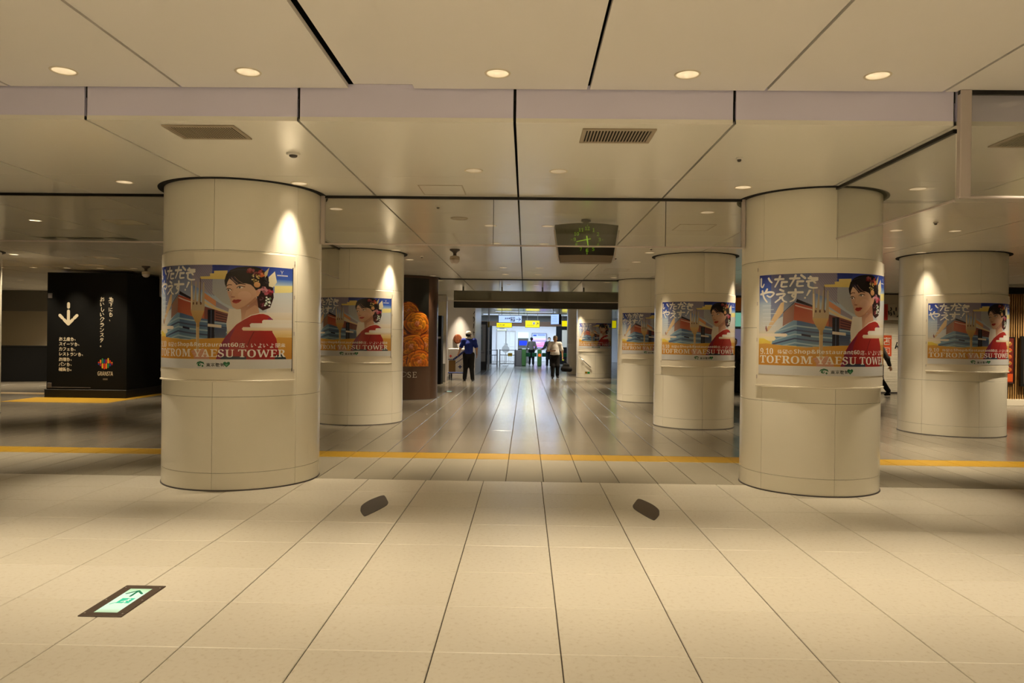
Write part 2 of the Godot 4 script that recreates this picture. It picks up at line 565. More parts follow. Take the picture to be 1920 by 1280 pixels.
# pose: a dictionary of joints in the figure's own axes (faces +z, stands on y = 0, one unit = a metre for someone 1.7 m tall)
func person(called_label: String, at: Vector3, turn: float, s: float, pose: Dictionary, looks: Dictionary) -> Node3D:
	var o := thing("person", called_label, "person", at, turn)
	var J := {}
	for k in pose: J[k] = (pose[k] * s) if pose[k] is Vector3 else pose[k]
	var fat: float = looks.get("belly", 0.0) * s
	var hd: Vector3 = J.head
	var face: Vector3 = pose.get("face", Vector3(0, 0, 1)).normalized()
	var up := Vector3.UP
	up = (up - face * up.dot(face)).normalized()
	var rt := up.cross(face).normalized()
	var hb := Basis(rt, up, face)
	var W := func(v: Vector3) -> Vector3: return hd + hb * (v * s)
	# the body
	var body := surf()
	var bones := [
		[J.pelvis, J.chest, 0.125 * s + fat, 0.125 * s], [J.chest, J.neck, 0.12 * s, 0.055 * s],
		[J.neck, W.call(Vector3(0, -0.05, -0.01)), 0.055 * s, 0.05 * s],
		[J.shoulder_l, J.shoulder_r, 0.065 * s, 0.065 * s]]
	for e in ["l", "r"]:
		bones.append([J["shoulder_" + e], J["elbow_" + e], 0.05 * s, 0.038 * s])
		bones.append([J["elbow_" + e], J["wrist_" + e], 0.038 * s, 0.026 * s])
		bones.append([J["hip_" + e], J["knee_" + e], 0.088 * s, 0.056 * s])
		bones.append([J["knee_" + e], J["ankle_" + e], 0.054 * s, 0.036 * s])
	skin(body, bones, 0.016, 0.05 * s, 1)
	# the head on a finer grid: skull, face, jaw, brow, nose, lips, ears
	var head := [[W.call(Vector3(0, 0.045, -0.015)), W.call(Vector3(0, 0.035, 0.015)), 0.08 * s, 0.078 * s], [W.call(Vector3(0, -0.03, 0.03)), W.call(Vector3(0, -0.075, 0.05)), 0.058 * s, 0.036 * s],
		[W.call(Vector3(0, -0.04, -0.01)), W.call(Vector3(0, -0.12, -0.02)), 0.052 * s, 0.054 * s],
		[W.call(Vector3(-0.03, 0.022, 0.077)), W.call(Vector3(0.03, 0.022, 0.077)), 0.016 * s, 0.016 * s]]
	for e in [-1.0, 1.0]:
		head.append([W.call(Vector3(e * 0.04, -0.02, 0.055)), W.call(Vector3(e * 0.03, -0.05, 0.06)), 0.026 * s, 0.02 * s])
	skin(body, head, 0.008, 0.03 * s, 1)
	var small := [[W.call(Vector3(0, 0.012, 0.088)), W.call(Vector3(0, -0.022, 0.106)), 0.009 * s, 0.013 * s], [W.call(Vector3(-0.02, -0.056, 0.086)), W.call(Vector3(0.02, -0.056, 0.086)), 0.007 * s, 0.007 * s],
		[W.call(Vector3(-0.018, -0.068, 0.084)), W.call(Vector3(0.018, -0.068, 0.084)), 0.007 * s, 0.007 * s]]
	for e in [-1.0, 1.0]:
		small.append([W.call(Vector3(e * 0.08, 0.012, 0.0)), W.call(Vector3(e * 0.086, -0.03, 0.004)), 0.014 * s, 0.01 * s])
	skin(body, small, 0.006, 0.01 * s, 1)
	for e in ["l", "r"]:
		var d: Vector3 = (J["wrist_" + e] - J["elbow_" + e]).normalized()
		if J.has("hand_dir_" + e): d = pose["hand_dir_" + e].normalized()
		var pn: Vector3 = pose.get("palm_" + e, Vector3(1 if e == "r" else -1, 0, 0))
		pn = (pn - d * pn.dot(d)).normalized()
		hand(body, J["wrist_" + e], d, pn, (1.0 if e == "r" else -1.0) * pose.get("thumb_" + e, 1.0), pose.get("bend_" + e, 0.5), s)
	part("body", fin(body), looks.skin, o)
	# eyes
	for e in [-1.0, 1.0]:
		var ey := surf()
		skin(ey, [[W.call(Vector3(e * 0.031, 0.006, 0.082)), W.call(Vector3(e * 0.035, 0.006, 0.081)), 0.009 * s, 0.009 * s]], 0.005, 0.004)
		part("eye", fin(ey), M.dark_hair, o)
	# hair: a cap over the skull that stops at the hairline
	var hs := surf()
	skin(hs, [[W.call(Vector3(0, 0.052, -0.02)), W.call(Vector3(0, 0.045, 0.014)), 0.092 * s, 0.088 * s], [W.call(Vector3(0, 0.0, -0.035)), W.call(Vector3(0, -0.04, -0.04)), 0.075 * s, 0.055 * s]], 0.01, 0.03 * s, 1,
		func(p: Vector3) -> float:
			var q: Vector3 = hb.transposed() * (p - hd) / s
			return (q.z - 0.045 - maxf(0.0, (q.y - 0.06) * 1.4) if q.y > 0.02 else q.z + 0.012 - (q.y - 0.02) * 0.3) * s)
	part("hair", fin(hs), looks.hair, o)
	# clothes
	var sh := surf()
	var g := 0.016 * s
	var top := [[J.pelvis + Vector3(0, 0.03, 0) * s, J.chest, 0.135 * s + fat + g, 0.13 * s + g], [J.chest, J.neck - Vector3(0, 0.04, 0) * s, 0.125 * s + g, 0.07 * s + g], [J.shoulder_l, J.shoulder_r, 0.068 * s + g, 0.068 * s + g]]
	if fat > 0.0: top.append([J.pelvis + Vector3(0, 0.1, 0.05) * s, J.chest + Vector3(0, -0.06, 0.04) * s, 0.12 * s + fat, 0.12 * s])
	for e in ["l", "r"]:
		var elbow: Vector3 = J["shoulder_" + e].lerp(J["elbow_" + e], looks.get("sleeve", 0.75))
		top.append([J["shoulder_" + e], elbow, 0.058 * s + g, 0.056 * s + g])
		if looks.get("sleeve", 0.75) >= 1.0: top.append([J["elbow_" + e], J["elbow_" + e].lerp(J["wrist_" + e], 0.93), 0.05 * s + g, 0.035 * s + g])
	var hem: float = J.pelvis.y + looks.get("hem", -0.02) * s
	skin(sh, top, 0.016, 0.045 * s, 1, func(p: Vector3) -> float: return hem - p.y)
	part("shirt" if looks.get("sleeve", 0.75) < 1.0 else "jacket", fin(sh), looks.shirt, o)
	var tr := surf()
	var waist: float = J.pelvis.y + looks.get("waist", 0.05) * s
	var low := [[J.pelvis - Vector3(0, 0.02, 0) * s, J.pelvis + Vector3(0, 0.08, 0) * s, 0.135 * s + fat, 0.13 * s + fat]]
	for e in ["l", "r"]:
		low.append([J["hip_" + e], J["knee_" + e], 0.098 * s + g * 0.8, 0.07 * s + g])
		low.append([J["knee_" + e], J["ankle_" + e] + Vector3(0, 0.0, 0), 0.068 * s + g, 0.052 * s + g])
	skin(tr, low, 0.016, 0.04 * s, 1, func(p: Vector3) -> float: return maxf(p.y - waist, 0.045 * s - p.y))
	part("trousers", fin(tr), looks.trousers, o)
	for e in ["l", "r"]:
		var shoe := surf()
		var a: Vector3 = J["ankle_" + e]
		var toe: Vector3 = J["toe_" + e]
		var heel := a + (a - toe) * Vector3(1, 0, 1) * 0.28
		skin(shoe, [[Vector3(heel.x, toe.y + 0.005 * s, heel.z), toe, 0.04 * s, 0.034 * s], [a - Vector3(0, 0.03, 0) * s, a.lerp(toe, 0.5) - Vector3(0, 0.01, 0) * s, 0.042 * s, 0.036 * s]], 0.012, 0.03 * s, 1, func(p: Vector3) -> float: return toe.y - 0.03 * s - p.y)
		part("shoe", fin(shoe), looks.get("shoes", M.shoe_black), o)
	return o

func stand_pose() -> Dictionary:
	return {
		"pelvis": Vector3(0, 0.94, 0), "chest": Vector3(0, 1.25, 0), "neck": Vector3(0, 1.44, 0), "head": Vector3(0, 1.575, 0.02),
		"shoulder_l": Vector3(0.175, 1.385, 0), "shoulder_r": Vector3(-0.175, 1.385, 0), "elbow_l": Vector3(0.24, 1.1, -0.02), "elbow_r": Vector3(-0.24, 1.1, -0.02),
		"wrist_l": Vector3(0.25, 0.86, 0.04), "wrist_r": Vector3(-0.25, 0.86, 0.04), "hip_l": Vector3(0.09, 0.9, 0), "hip_r": Vector3(-0.09, 0.9, 0),
		"knee_l": Vector3(0.1, 0.49, 0.02), "knee_r": Vector3(-0.1, 0.49, 0.02), "ankle_l": Vector3(0.11, 0.085, -0.02), "ankle_r": Vector3(-0.11, 0.085, -0.02),
		"toe_l": Vector3(0.13, 0.035, 0.14), "toe_r": Vector3(-0.13, 0.035, 0.14), "palm_l": Vector3(-1, 0, 0), "palm_r": Vector3(1, 0, 0)}

const H1 := 3.185
const H2 := 2.96
const ZF := -5.08
const LIGHT := 6.0

func _ready() -> void:
	rng.seed = SEED
	# camera
	var cam := Camera3D.new()
	cam.name = "camera"
	add_child(cam)
	cam.position = Vector3(0, 1.472, 0)
	cam.rotation = Vector3(-0.0029, 0.01804, 0.0123)
	cam.fov = rad_to_deg(2.0 * atan(640.0 / 1386.0))
	cam.near = 0.05
	cam.far = 200.0
	cam.current = true
	# surroundings and exposure: a closed hall, no daylight
	var we := WorldEnvironment.new()
	we.name = "environment"
	var env := Environment.new()
	env.background_mode = Environment.BG_COLOR
	env.background_color = Color(0.02, 0.02, 0.02)
	env.tonemap_mode = Environment.TONE_MAPPER_LINEAR
	env.tonemap_exposure = 1.46
	env.sdfgi_enabled = true
	env.ssao_enabled = true
	env.ssil_enabled = true
	we.environment = env
	add_child(we)
	# ceiling panels of the bright ticket hall far behind
	hall_light("ceiling_light", "long white ceiling light panel over the ticket gates", Vector3(0.0, H2, -43.5), Vector2(5.0, 0.5), 17.0)
	hall_light("ceiling_light", "long white ceiling light panel between the gates and the rear wall", Vector3(0.4, H2, -47.5), Vector2(5.6, 0.6), 24.0)
	hall_light("ceiling_light", "long white ceiling light panel just behind the hanging toilet sign", Vector3(0.0, H2, -39.0), Vector2(3.2, 0.35), 8.0)
	materials()
	fill_glyphs()
	build_floor()
	build_ceiling()
	build_walls()
	build_columns()
	build_barriers()
	build_lamps()
	build_ceiling_things()
	build_clock()
	build_floor_things()
	build_kiosk()
	build_corridor()
	build_gates()
	build_shops()
	build_people()

func hall_light(called: String, label: String, at: Vector3, size: Vector2, e: float) -> void:
	var t := thing(called, label, "light", at)
	if not M.has("panel_glow"):
		glow("panel_glow", Color(0.80, 0.88, 1.0), 3.0)
		mat("lamp_frame", Color(0.75, 0.75, 0.75), 0.4)
	part("diffuser", box_mesh(Vector3(size.x, 0.02, size.y), 0.004, Vector3(0, -0.012, 0)), M.panel_glow, t)
	var f := part("frame", frame_mesh(size.x + 0.06, size.y + 0.06, 0.03, 0.03), M.lamp_frame, t, Vector3(0, -0.03, 0), Vector3(PI / 2, 0, 0))
	f.position.y = 0.0
	var l := AreaLight3D.new()
	l.name = "light"
	l.area_size = size
	l.light_color = Color(0.80, 0.89, 1.0)
	l.light_energy = e
	l.shadow_enabled = true
	l.area_range = 40.0
	t.add_child(l)
	l.position = Vector3(0, -0.035, 0)
	l.rotation.x = -PI / 2

func materials() -> void:
	# cream stone with faint mottling and small pits
	for i in 4:
		var m := mat("stone_%d" % i, Color(0.765, 0.745, 0.695).lightened([0.0, 0.03, 0.06, 0.02][i]), 0.34, 0.0, 0.45)
		m.albedo_texture = stone_tex()
		m.uv1_triplanar = true
		m.uv1_world_triplanar = true
		m.uv1_scale = Vector3.ONE * 0.85
		m.uv1_offset = Vector3(i * 0.27, i * 0.13, i * 0.41)
	for i in 3:
		var m := mat("granite_rough_%d" % i, Color(0.62, 0.60, 0.55).lightened(i * 0.03), 0.62, 0.0, 0.4)
		m.albedo_texture = granite_tex()
		m.uv1_triplanar = true
		m.uv1_world_triplanar = true
		m.uv1_scale = Vector3.ONE * 1.1
		m.uv1_offset = Vector3(i * 0.31, 0, i * 0.17)
		var p := mat("granite_%d" % i, Color(0.53, 0.51, 0.475).lightened(i * 0.025), 0.2, 0.0, 0.5)
		p.albedo_texture = granite_tex()
		p.uv1_triplanar = true
		p.uv1_world_triplanar = true
		p.uv1_scale = Vector3.ONE * 1.3
		p.uv1_offset = Vector3(i * 0.11, 0, i * 0.37)
	mat("joint", Color(0.20, 0.165, 0.13), 0.9)
	mat("black_gap", Color(0.03, 0.03, 0.03), 0.9)
	mat("ceiling_paint", Color(0.90, 0.885, 0.87), 0.42, 0.0, 0.45)
	mat("ceiling_gloss", Color(0.93, 0.92, 0.885), 0.2, 0.0, 0.5)
	mat("fascia_paint", Color(0.88, 0.87, 0.97), 0.5)
	mat("column_enamel", Color(0.945, 0.925, 0.865), 0.24, 0.0, 0.5)
	mat("column_enamel_warm", Color(0.94, 0.92, 0.855), 0.24, 0.0, 0.5)
	mat("poster_border", Color(0.90, 0.87, 0.80), 0.3, 0.0, 0.5)
	mat("wall_beige", Color(0.76, 0.72, 0.64), 0.6)
	mat("wall_white", Color(0.86, 0.85, 0.85), 0.45)
	mat("wall_grey", Color(0.42, 0.41, 0.38), 0.6)
	mat("black_panel", Color(0.05, 0.048, 0.046), 0.6, 0.0, 0.3)
	mat("black_trim", Color(0.04, 0.04, 0.04), 0.4)
	mat("steel", Color(0.72, 0.71, 0.69), 0.3, 0.9)
	mat("chrome", Color(0.85, 0.85, 0.84), 0.14, 1.0)
	mat("aluminium", Color(0.78, 0.74, 0.72), 0.4, 0.2)
	mat("grille_paint", Color(0.66, 0.61, 0.53), 0.5)
	mat("white_plastic", Color(0.88, 0.87, 0.84), 0.4)
	mat("yellow_paint", Color(0.62, 0.48, 0.06), 0.42)
	mat("dark_bronze", Color(0.27, 0.22, 0.18), 0.5)
	mat("slate_grey", Color(0.30, 0.28, 0.27), 0.55)
	mat("dark_hair", Color(0.05, 0.04, 0.035), 0.5)
	mat("grey_hair", Color(0.62, 0.56, 0.47), 0.6)
	mat("skin_tone", Color(0.80, 0.62, 0.49), 0.55)
	mat("skin_shade", Color(0.74, 0.56, 0.44), 0.55)
	mat("white_cloth", Color(0.87, 0.85, 0.83), 0.85)
	mat("grey_cloth", Color(0.58, 0.55, 0.53), 0.85)
	mat("blue_cloth", Color(0.13, 0.22, 0.62), 0.85)
	mat("black_cloth", Color(0.055, 0.05, 0.05), 0.9)
	mat("charcoal_cloth", Color(0.17, 0.16, 0.15), 0.9)
	mat("shoe_black", Color(0.06, 0.05, 0.05), 0.4)
	mat("brown_panel", Color(0.30, 0.215, 0.165), 0.28)
	var g := StandardMaterial3D.new()
	g.resource_name = "smoke_glass"
	g.albedo_color = Color(0.50, 0.51, 0.38, 0.13)
	g.transparency = BaseMaterial3D.TRANSPARENCY_ALPHA
	g.roughness = 0.03
	g.metallic_specular = 0.5
	M["smoke_glass"] = g

var cached := {}
func stone_tex() -> NoiseTexture2D:
	if not cached.has("stone"):
		cached.stone = noise_tex(0.03, [Color(0.93, 0.91, 0.88), Color(0.965, 0.955, 0.935), Color(0.99, 0.985, 0.975), Color(1, 0.998, 0.99)], [0.16, 0.26, 0.4, 1.0], 1024, FastNoiseLite.TYPE_SIMPLEX_SMOOTH, 6, 3)
	return cached.stone
func granite_tex() -> NoiseTexture2D:
	if not cached.has("granite"):
		cached.granite = noise_tex(0.11, [Color(0.5, 0.48, 0.45), Color(0.8, 0.78, 0.74), Color(1, 0.99, 0.96), Color(0.72, 0.7, 0.67)], [0.1, 0.4, 0.62, 0.95], 1024, FastNoiseLite.TYPE_SIMPLEX_SMOOTH, 4, 9)
	return cached.granite

# ------------------------------------------------------------------ floor
const FX := 0.185
const FZ := -7.66

func tile_mesh(sx: float, sz: float, b := 0.003) -> ArrayMesh:
	var st := surf()
	var x := sx / 2
	var z := sz / 2
	quad(st, Vector3(-x + b, 0, -z + b), Vector3(x - b, 0, -z + b), Vector3(x - b, 0, z - b), Vector3(-x + b, 0, z - b), Vector3.UP)
	for s in [-1.0, 1.0]:
		quad(st, Vector3(-x + b, 0, s * (z - b)), Vector3(x - b, 0, s * (z - b)), Vector3(x, -b, s * z), Vector3(-x, -b, s * z), Vector3(0, 1, s))
		quad(st, Vector3(s * (x - b), 0, -z + b), Vector3(s * (x - b), 0, z - b), Vector3(s * x, -b, z), Vector3(s * x, -b, -z), Vector3(s, 1, 0))
		quad(st, Vector3(-x, -b, s * z), Vector3(x, -b, s * z), Vector3(x, -0.014, s * z), Vector3(-x, -0.014, s * z), Vector3(0, 0, s))
		quad(st, Vector3(s * x, -b, -z), Vector3(s * x, -b, z), Vector3(s * x, -0.014, z), Vector3(s * x, -0.014, -z), Vector3(s, 0, 0))
	return fin(st)

func build_floor() -> void:
	var fl := structure("floor")
	part("slab", box_mesh(Vector3(44, 0.2, 66), 0.0, Vector3(-3, -0.108, -25)), M.joint, fl)
	# cream tiles, 0.6 m square, from behind the viewer to the granite
	var tm := tile_mesh(0.5945, 0.5966)
	var far := surf()
	for r in 21:
		for c in range(-26, 24):
			var at := Vector3(FX + 0.6 * (c + 0.5), 0, FZ + 0.6 * (r + 0.5))
			if c >= -11 and c < 9 and r < 9:
				part("floor_tile", tm, M["stone_%d" % rng.randi_range(0, 3)], fl, at)
			else:
				far.append_from(tm, 0, Transform3D(Basis.IDENTITY, at))
	var rest := part("floor_tile_rest", far.commit(), M.stone_1, fl)
	rest.set_meta("kind", "stuff")
	# flamed granite strip, yellow line, then polished granite planks
	var gx := 0.394
	var rough := tile_mesh(gx - 0.007, 1.386)
	for c in range(-24, 22):
		part("granite_plank", rough, M["granite_rough_%d" % rng.randi_range(0, 2)], fl, Vector3(0.207 + gx * (c + 0.5), 0, FZ - 0.001 - 0.695))
	var plank := tile_mesh(gx - 0.008, 1.198)
	var deep := surf()
	for r in 42:
		for c in range(-50, 36):
			var at := Vector3(0.207 + gx * (c + 0.5), 0, -9.51 - 1.2 * (r + 0.5))
			if r < 5 and c >= -24 and c < 22:
				part("polished_plank", plank, M["granite_%d" % rng.randi_range(0, 2)], fl, at)
			else:
				deep.append_from(plank, 0, Transform3D(Basis.IDENTITY, at))
	var deep_part := part("polished_plank_rest", deep.commit(), M.granite_1, fl)
	deep_part.set_meta("kind", "stuff")
	var side := surf()
	for c in list_range(-60, -24) + list_range(22, 40):
		side.append_from(rough, 0, Transform3D(Basis.IDENTITY, Vector3(0.207 + gx * (c + 0.5), 0, FZ - 0.696)))
	var sp := part("granite_plank_rest", side.commit(), M.granite_rough_1, fl)
	sp.set_meta("kind", "stuff")
	# the yellow strip runs across the whole hall
	var ym := tile_mesh(gx - 0.007, 0.445)
	for c in range(-24, 22):
		part("yellow_strip", ym, M.yellow_paint, fl, Vector3(0.207 + gx * (c + 0.5), 0.0, -9.28))
	var ys := surf()
	for c in list_range(-60, -24) + list_range(22, 40):
		ys.append_from(ym, 0, Transform3D(Basis.IDENTITY, Vector3(0.207 + gx * (c + 0.5), 0, -9.28)))
	part("yellow_strip_rest", ys.commit(), M.yellow_paint, fl).set_meta("kind", "stuff")

func list_range(a: int, b: int) -> Array:
	var o := []
	for i in range(a, b): o.append(i)
	return o

# ------------------------------------------------------------------ ceiling
var lamp_spots := []     # [x, z, height, strength]

func ceiling_panel(x0: float, x1: float, z0: float, z1: float, holes: Array, r: float) -> ArrayMesh:
	# underside at y = 0 with round holes; the rim of each panel turns up 3 cm
	var st := surf()
	var D := Vector3.DOWN
	var zs := [z0]
	holes.sort_custom(func(a, b): return a.y < b.y)
	var s := r * 1.5
	var z := z0
	var i := 0
	while i < holes.size():
		var row := [holes[i]]
		while i + 1 < holes.size() and absf(holes[i + 1].y - holes[i].y) < 0.01:
			i += 1
			row.append(holes[i])
		row.sort_custom(func(a, b): return a.x < b.x)
		var zc: float = row[0].y
		var za := maxf(zc - s, z0 + 0.002)
		var zb := minf(zc + s, z1 - 0.002)
		if za > z: quad(st, Vector3(x0, 0, z), Vector3(x1, 0, z), Vector3(x1, 0, za), Vector3(x0, 0, za), D)
		var x := x0
		for h in row:
			quad(st, Vector3(x, 0, za), Vector3(h.x - s, 0, za), Vector3(h.x - s, 0, zb), Vector3(x, 0, zb), D)
			var n := 32
			for k in n:
				var t0 := TAU * k / n
				var t1 := TAU * (k + 1) / n
				var edge := func(t: float) -> Vector3:
					var d := Vector2(cos(t), sin(t))
					var m := s / maxf(absf(d.x), absf(d.y))
					return Vector3(h.x + d.x * m, 0, clampf(h.y + d.y * m, za, zb))
				var a := Vector3(h.x + cos(t0) * r, 0, h.y + sin(t0) * r)
				var b := Vector3(h.x + cos(t1) * r, 0, h.y + sin(t1) * r)
				quad(st, a, b, edge.call(t1), edge.call(t0), D)
				quad(st, a, b, b + Vector3(0, 0.02, 0), a + Vector3(0, 0.02, 0), Vector3(h.x, 0, h.y) - a)
			x = h.x + s
		quad(st, Vector3(x, 0, za), Vector3(x1, 0, za), Vector3(x1, 0, zb), Vector3(x, 0, zb), D)
		z = zb
		i += 1
	quad(st, Vector3(x0, 0, z), Vector3(x1, 0, z), Vector3(x1, 0, z1), Vector3(x0, 0, z1), D)
	var t := 0.03
	quad(st, Vector3(x0, 0, z0), Vector3(x0, 0, z1), Vector3(x0, t, z1), Vector3(x0, t, z0), Vector3.LEFT)
	quad(st, Vector3(x1, 0, z0), Vector3(x1, 0, z1), Vector3(x1, t, z1), Vector3(x1, t, z0), Vector3.RIGHT)
	quad(st, Vector3(x0, 0, z0), Vector3(x1, 0, z0), Vector3(x1, t, z0), Vector3(x0, t, z0), Vector3.FORWARD)
	quad(st, Vector3(x0, 0, z1), Vector3(x1, 0, z1), Vector3(x1, t, z1), Vector3(x0, t, z1), Vector3.BACK)
	return fin(st)

func holes_in(x0: float, x1: float, z0: float, z1: float, y: float) -> Array:
	var o := []
	for l in lamp_spots:
		if absf(l[2] - y) < 0.01 and l[0] > x0 and l[0] < x1 and l[1] > z0 and l[1] < z1: o.append(Vector2(l[0], l[1]))
	return o

func build_ceiling() -> void:
	lamp_list()
	var ce := structure("ceiling")
	# black plenum boards above the panels
	part("backing_board", box_mesh(Vector3(44, 0.1, 12.2), 0.0, Vector3(-3, H1 + 0.21, 1.0)), M.black_gap, ce)
	part("backing_board", box_mesh(Vector3(44, 0.1, 53), 0.0, Vector3(-3, H2 + 0.21, -31.6)), M.black_gap, ce)
	# raised ceiling over the viewer
	var xs := [-13.2, -12.0, -10.8, -9.6, -8.4, -7.2, -6.0, -4.8, -3.6, -2.4, -1.205, -0.795, 0.41, 1.615, 2.815, 4.02, 5.22, 6.42, 7.62, 8.82, 10.02, 11.22, 12.42, 13.6]
	var zs := [ZF, -1.48, 2.1, 5.7]
	for i in xs.size() - 1:
		var gap := 0.0105
		var raised := absf(xs[i] + 1.205) < 0.01
		for j in zs.size() - 1:
			var y := H1 + (0.032 if raised else 0.0)
			var za: float = zs[j] + ((0.001 if raised else 0.012) if j == 0 else 0.003)
			var m := ceiling_panel(xs[i] + (0.0 if raised else gap), xs[i + 1] - (0.0 if raised else (0.034 if absf(xs[i + 1] + 1.205) < 0.01 else gap)), za, zs[j + 1] - 0.003, holes_in(xs[i], xs[i + 1], zs[j], zs[j + 1], H1), 0.078)
			part("ceiling_panel", m, M.ceiling_paint, ce, Vector3(0, y, 0))
	# lower ceiling behind the step
	var lx := [-19.57, -18.07, -16.57, -15.07, -13.57, -12.07, -10.57, -9.07, -7.57, -6.07, -4.57, -3.07, -1.585, -0.092, 1.41, 2.9, 4.4, 5.9, 7.4, 8.9, 10.4, 11.9, 13.4, 14.9]
	var lz := [ZF, -6.83, -7.80, -8.74, -10.47, -12.2, -14.3, -16.1, -17.5, -18.73, -20.6, -22.6, -24.6, -27.0, -29.4, -31.8, -34.2, -37.0, -42.0, -50.2]
	var rest := surf()
	for j in lz.size() - 1:
		for i in lx.size() - 1:
			var gx0 := 0.010
			var wide: float = 0.009 if absf(lz[j] + 7.8) < 0.05 or absf(lz[j] + 16.1) < 0.05 else 0.002
			var wide2: float = 0.009 if absf(lz[j + 1] + 7.8) < 0.05 or absf(lz[j + 1] + 16.1) < 0.05 else 0.002
			var m := ceiling_panel(lx[i] + gx0, lx[i + 1] - gx0, lz[j + 1] + wide2, lz[j] - (wide if j > 0 else 0.0004), holes_in(lx[i], lx[i + 1], lz[j + 1], lz[j], H2), 0.078)
			if j < 12 and i >= 4 and i < 21:
				part("ceiling_panel", m, M.ceiling_gloss, ce, Vector3(0, H2, 0))
			else:
				rest.append_from(m, 0, Transform3D(Basis.IDENTITY, Vector3(0, H2, 0)))
	part("ceiling_panel_rest", rest.commit(), M.ceiling_gloss, ce).set_meta("kind", "stuff")
	# the upright face of the step
	var tr := structure("trim_1")
	part("backing_board", box_mesh(Vector3(33.4, 0.3, 0.06), 0.0, Vector3(-2.4, 3.14, ZF - 0.062)), M.black_gap, tr)
	for i in lx.size() - 1:
		if lx[i + 1] < -13.5 or lx[i] > 13.5: continue
		part("fascia_panel", box_mesh(Vector3(lx[i + 1] - lx[i] - 0.020, H1 + 0.03 - H2, 0.03), 0.0008), M.fascia_paint, tr, Vector3((lx[i] + lx[i + 1]) / 2, (H1 + 0.034 + H2) / 2, ZF - 0.0155))

# ------------------------------------------------------------------ walls
func wall(called: String, c: Vector3, s: Vector3, m: Material, turn := 0.0) -> Node3D:
	var w := structure(called)
	w.position = c
	w.rotation.y = turn
	part("surface", box_mesh(s, 0.005), m, w)
	return w

func build_walls() -> void:
	wall("wall_behind", Vector3(-2.3, 1.65, 5.8), Vector3(34, 3.4, 0.2), M.wall_beige)
	wall("wall_left", Vector3(-19.2, 1.65, -22), Vector3(0.2, 3.4, 57), M.wall_beige)
	wall("wall_right", Vector3(14.6, 1.65, -22), Vector3(0.2, 3.4, 57), M.wall_beige)
	wall("wall_rear_left", Vector3(-11.4, 1.5, -26.1), Vector3(15.6, 3.0, 0.2), M.wall_beige)
	var bh := structure("trim_2")
	part("bulkhead_board", box_mesh(Vector3(8.0, 0.75, 0.2), 0.005, Vector3(-15.0, 2.62, -25.4)), M.wall_grey, bh)
	wall("wall_rear", Vector3(1.0, 1.5, -50.1), Vector3(16, 3.0, 0.2), M.wall_white)
	wall("wall_corridor_left", Vector3(-3.7, 1.5, -38.0), Vector3(0.2, 3.0, 24.0), M.wall_white)
	wall("wall_corridor_right", Vector3(8.9, 1.5, -36.8), Vector3(0.2, 3.0, 26.5), M.wall_white)
	wall("wall_rear_right", Vector3(11.8, 1.5, -23.4), Vector3(5.8, 3.0, 0.2), M.wall_beige)

# ------------------------------------------------------------------ columns and the posters on them
func column(label: String, at: Vector3, r: float, brown := false) -> Node3D:
	var t := thing("column", label, "column", at, 0.0, "" if brown else "round columns")
	part("core", arc_panel(r - 0.014, -180, 180, 0.0, H2 - 0.001, 0.05, false, 6.0), M.black_gap, t)
	var foot := surf()
	lathe(foot, [Vector2(r - 0.02, 0.012), Vector2(r + 0.006, 0.012), Vector2(r + 0.008, 0.0)], 72)
	part("base_ring", fin(foot), M.slate_grey, t)
	var ring := surf()
	lathe(ring, [Vector2(r - 0.02, H2 - 0.006), Vector2(r + 0.058, H2 - 0.006), Vector2(r + 0.06, H2)], 72)
	part("shadow_gap_ring", fin(ring), M.black_gap, t)  # flat black ring paints the dark of the open gap round the column
	if brown:
		for i in 6:
			part("cladding_panel", arc_panel(r, -180 + i * 60 + 0.1, -120 + i * 60 - 0.1, 0.006, H2 - 0.004, 0.012, false, 3.0), M.brown_panel, t)
		return t
	var rows := [0.006, 0.170, 0.892, 1.62, 2.285, H2 - 0.004]
	for j in rows.size() - 1:
		for i in 6:
			part("cladding_panel", arc_panel(r, -180 + i * 60 + 0.12, -120 + i * 60 - 0.12, rows[j] + 0.0015, rows[j + 1] - 0.0015, 0.012, false, 3.0, 0.0012), M.column_enamel if (i + j) % 2 else M.column_enamel_warm, t)
	return t

func wall_poster(label: String, at: Vector3, r: float, tex: Texture2D) -> void:
	var t := thing("poster", label, "poster", at, 0.0, "")
	var half := rad_to_deg(0.745 / r)
	var edge := rad_to_deg(0.778 / r)
	var back := part("backing_panel", arc_panel(r + 0.014, -edge, edge, 1.05, 2.268, 0.014, false, 3.0, 0.003), M.poster_border, t)
	part("ledge", arc_panel(r + 0.024, -edge, edge, 1.035, 1.05, 0.024, false, 3.0, 0.002), M.poster_border, t)
	if not M.has("poster_print"):
		var m := mat("poster_print", Color(1, 1, 1), 0.22, 0.0, 0.5)
		m.albedo_texture = tex
	part("print", arc_panel(r + 0.0165, -half, half, 1.16, 2.14, 0.0025, true, 2.0), M.poster_print, t)
	part("edge_strip", arc_panel(r + 0.019, half, half + 0.45, 1.13, 2.15, 0.005, false, 3.0), M.black_trim, t)
	for s in [-1.0, 1.0]:
		for y in [1.13, 1.5, 1.86, 2.2]:
			var a: float = s * (edge - 0.6)
			part("clip", arc_panel(r + 0.0185, a - 0.35, a + 0.35, y - 0.018, y + 0.018, 0.005, false, 3.0, 0.001), M.aluminium, back)

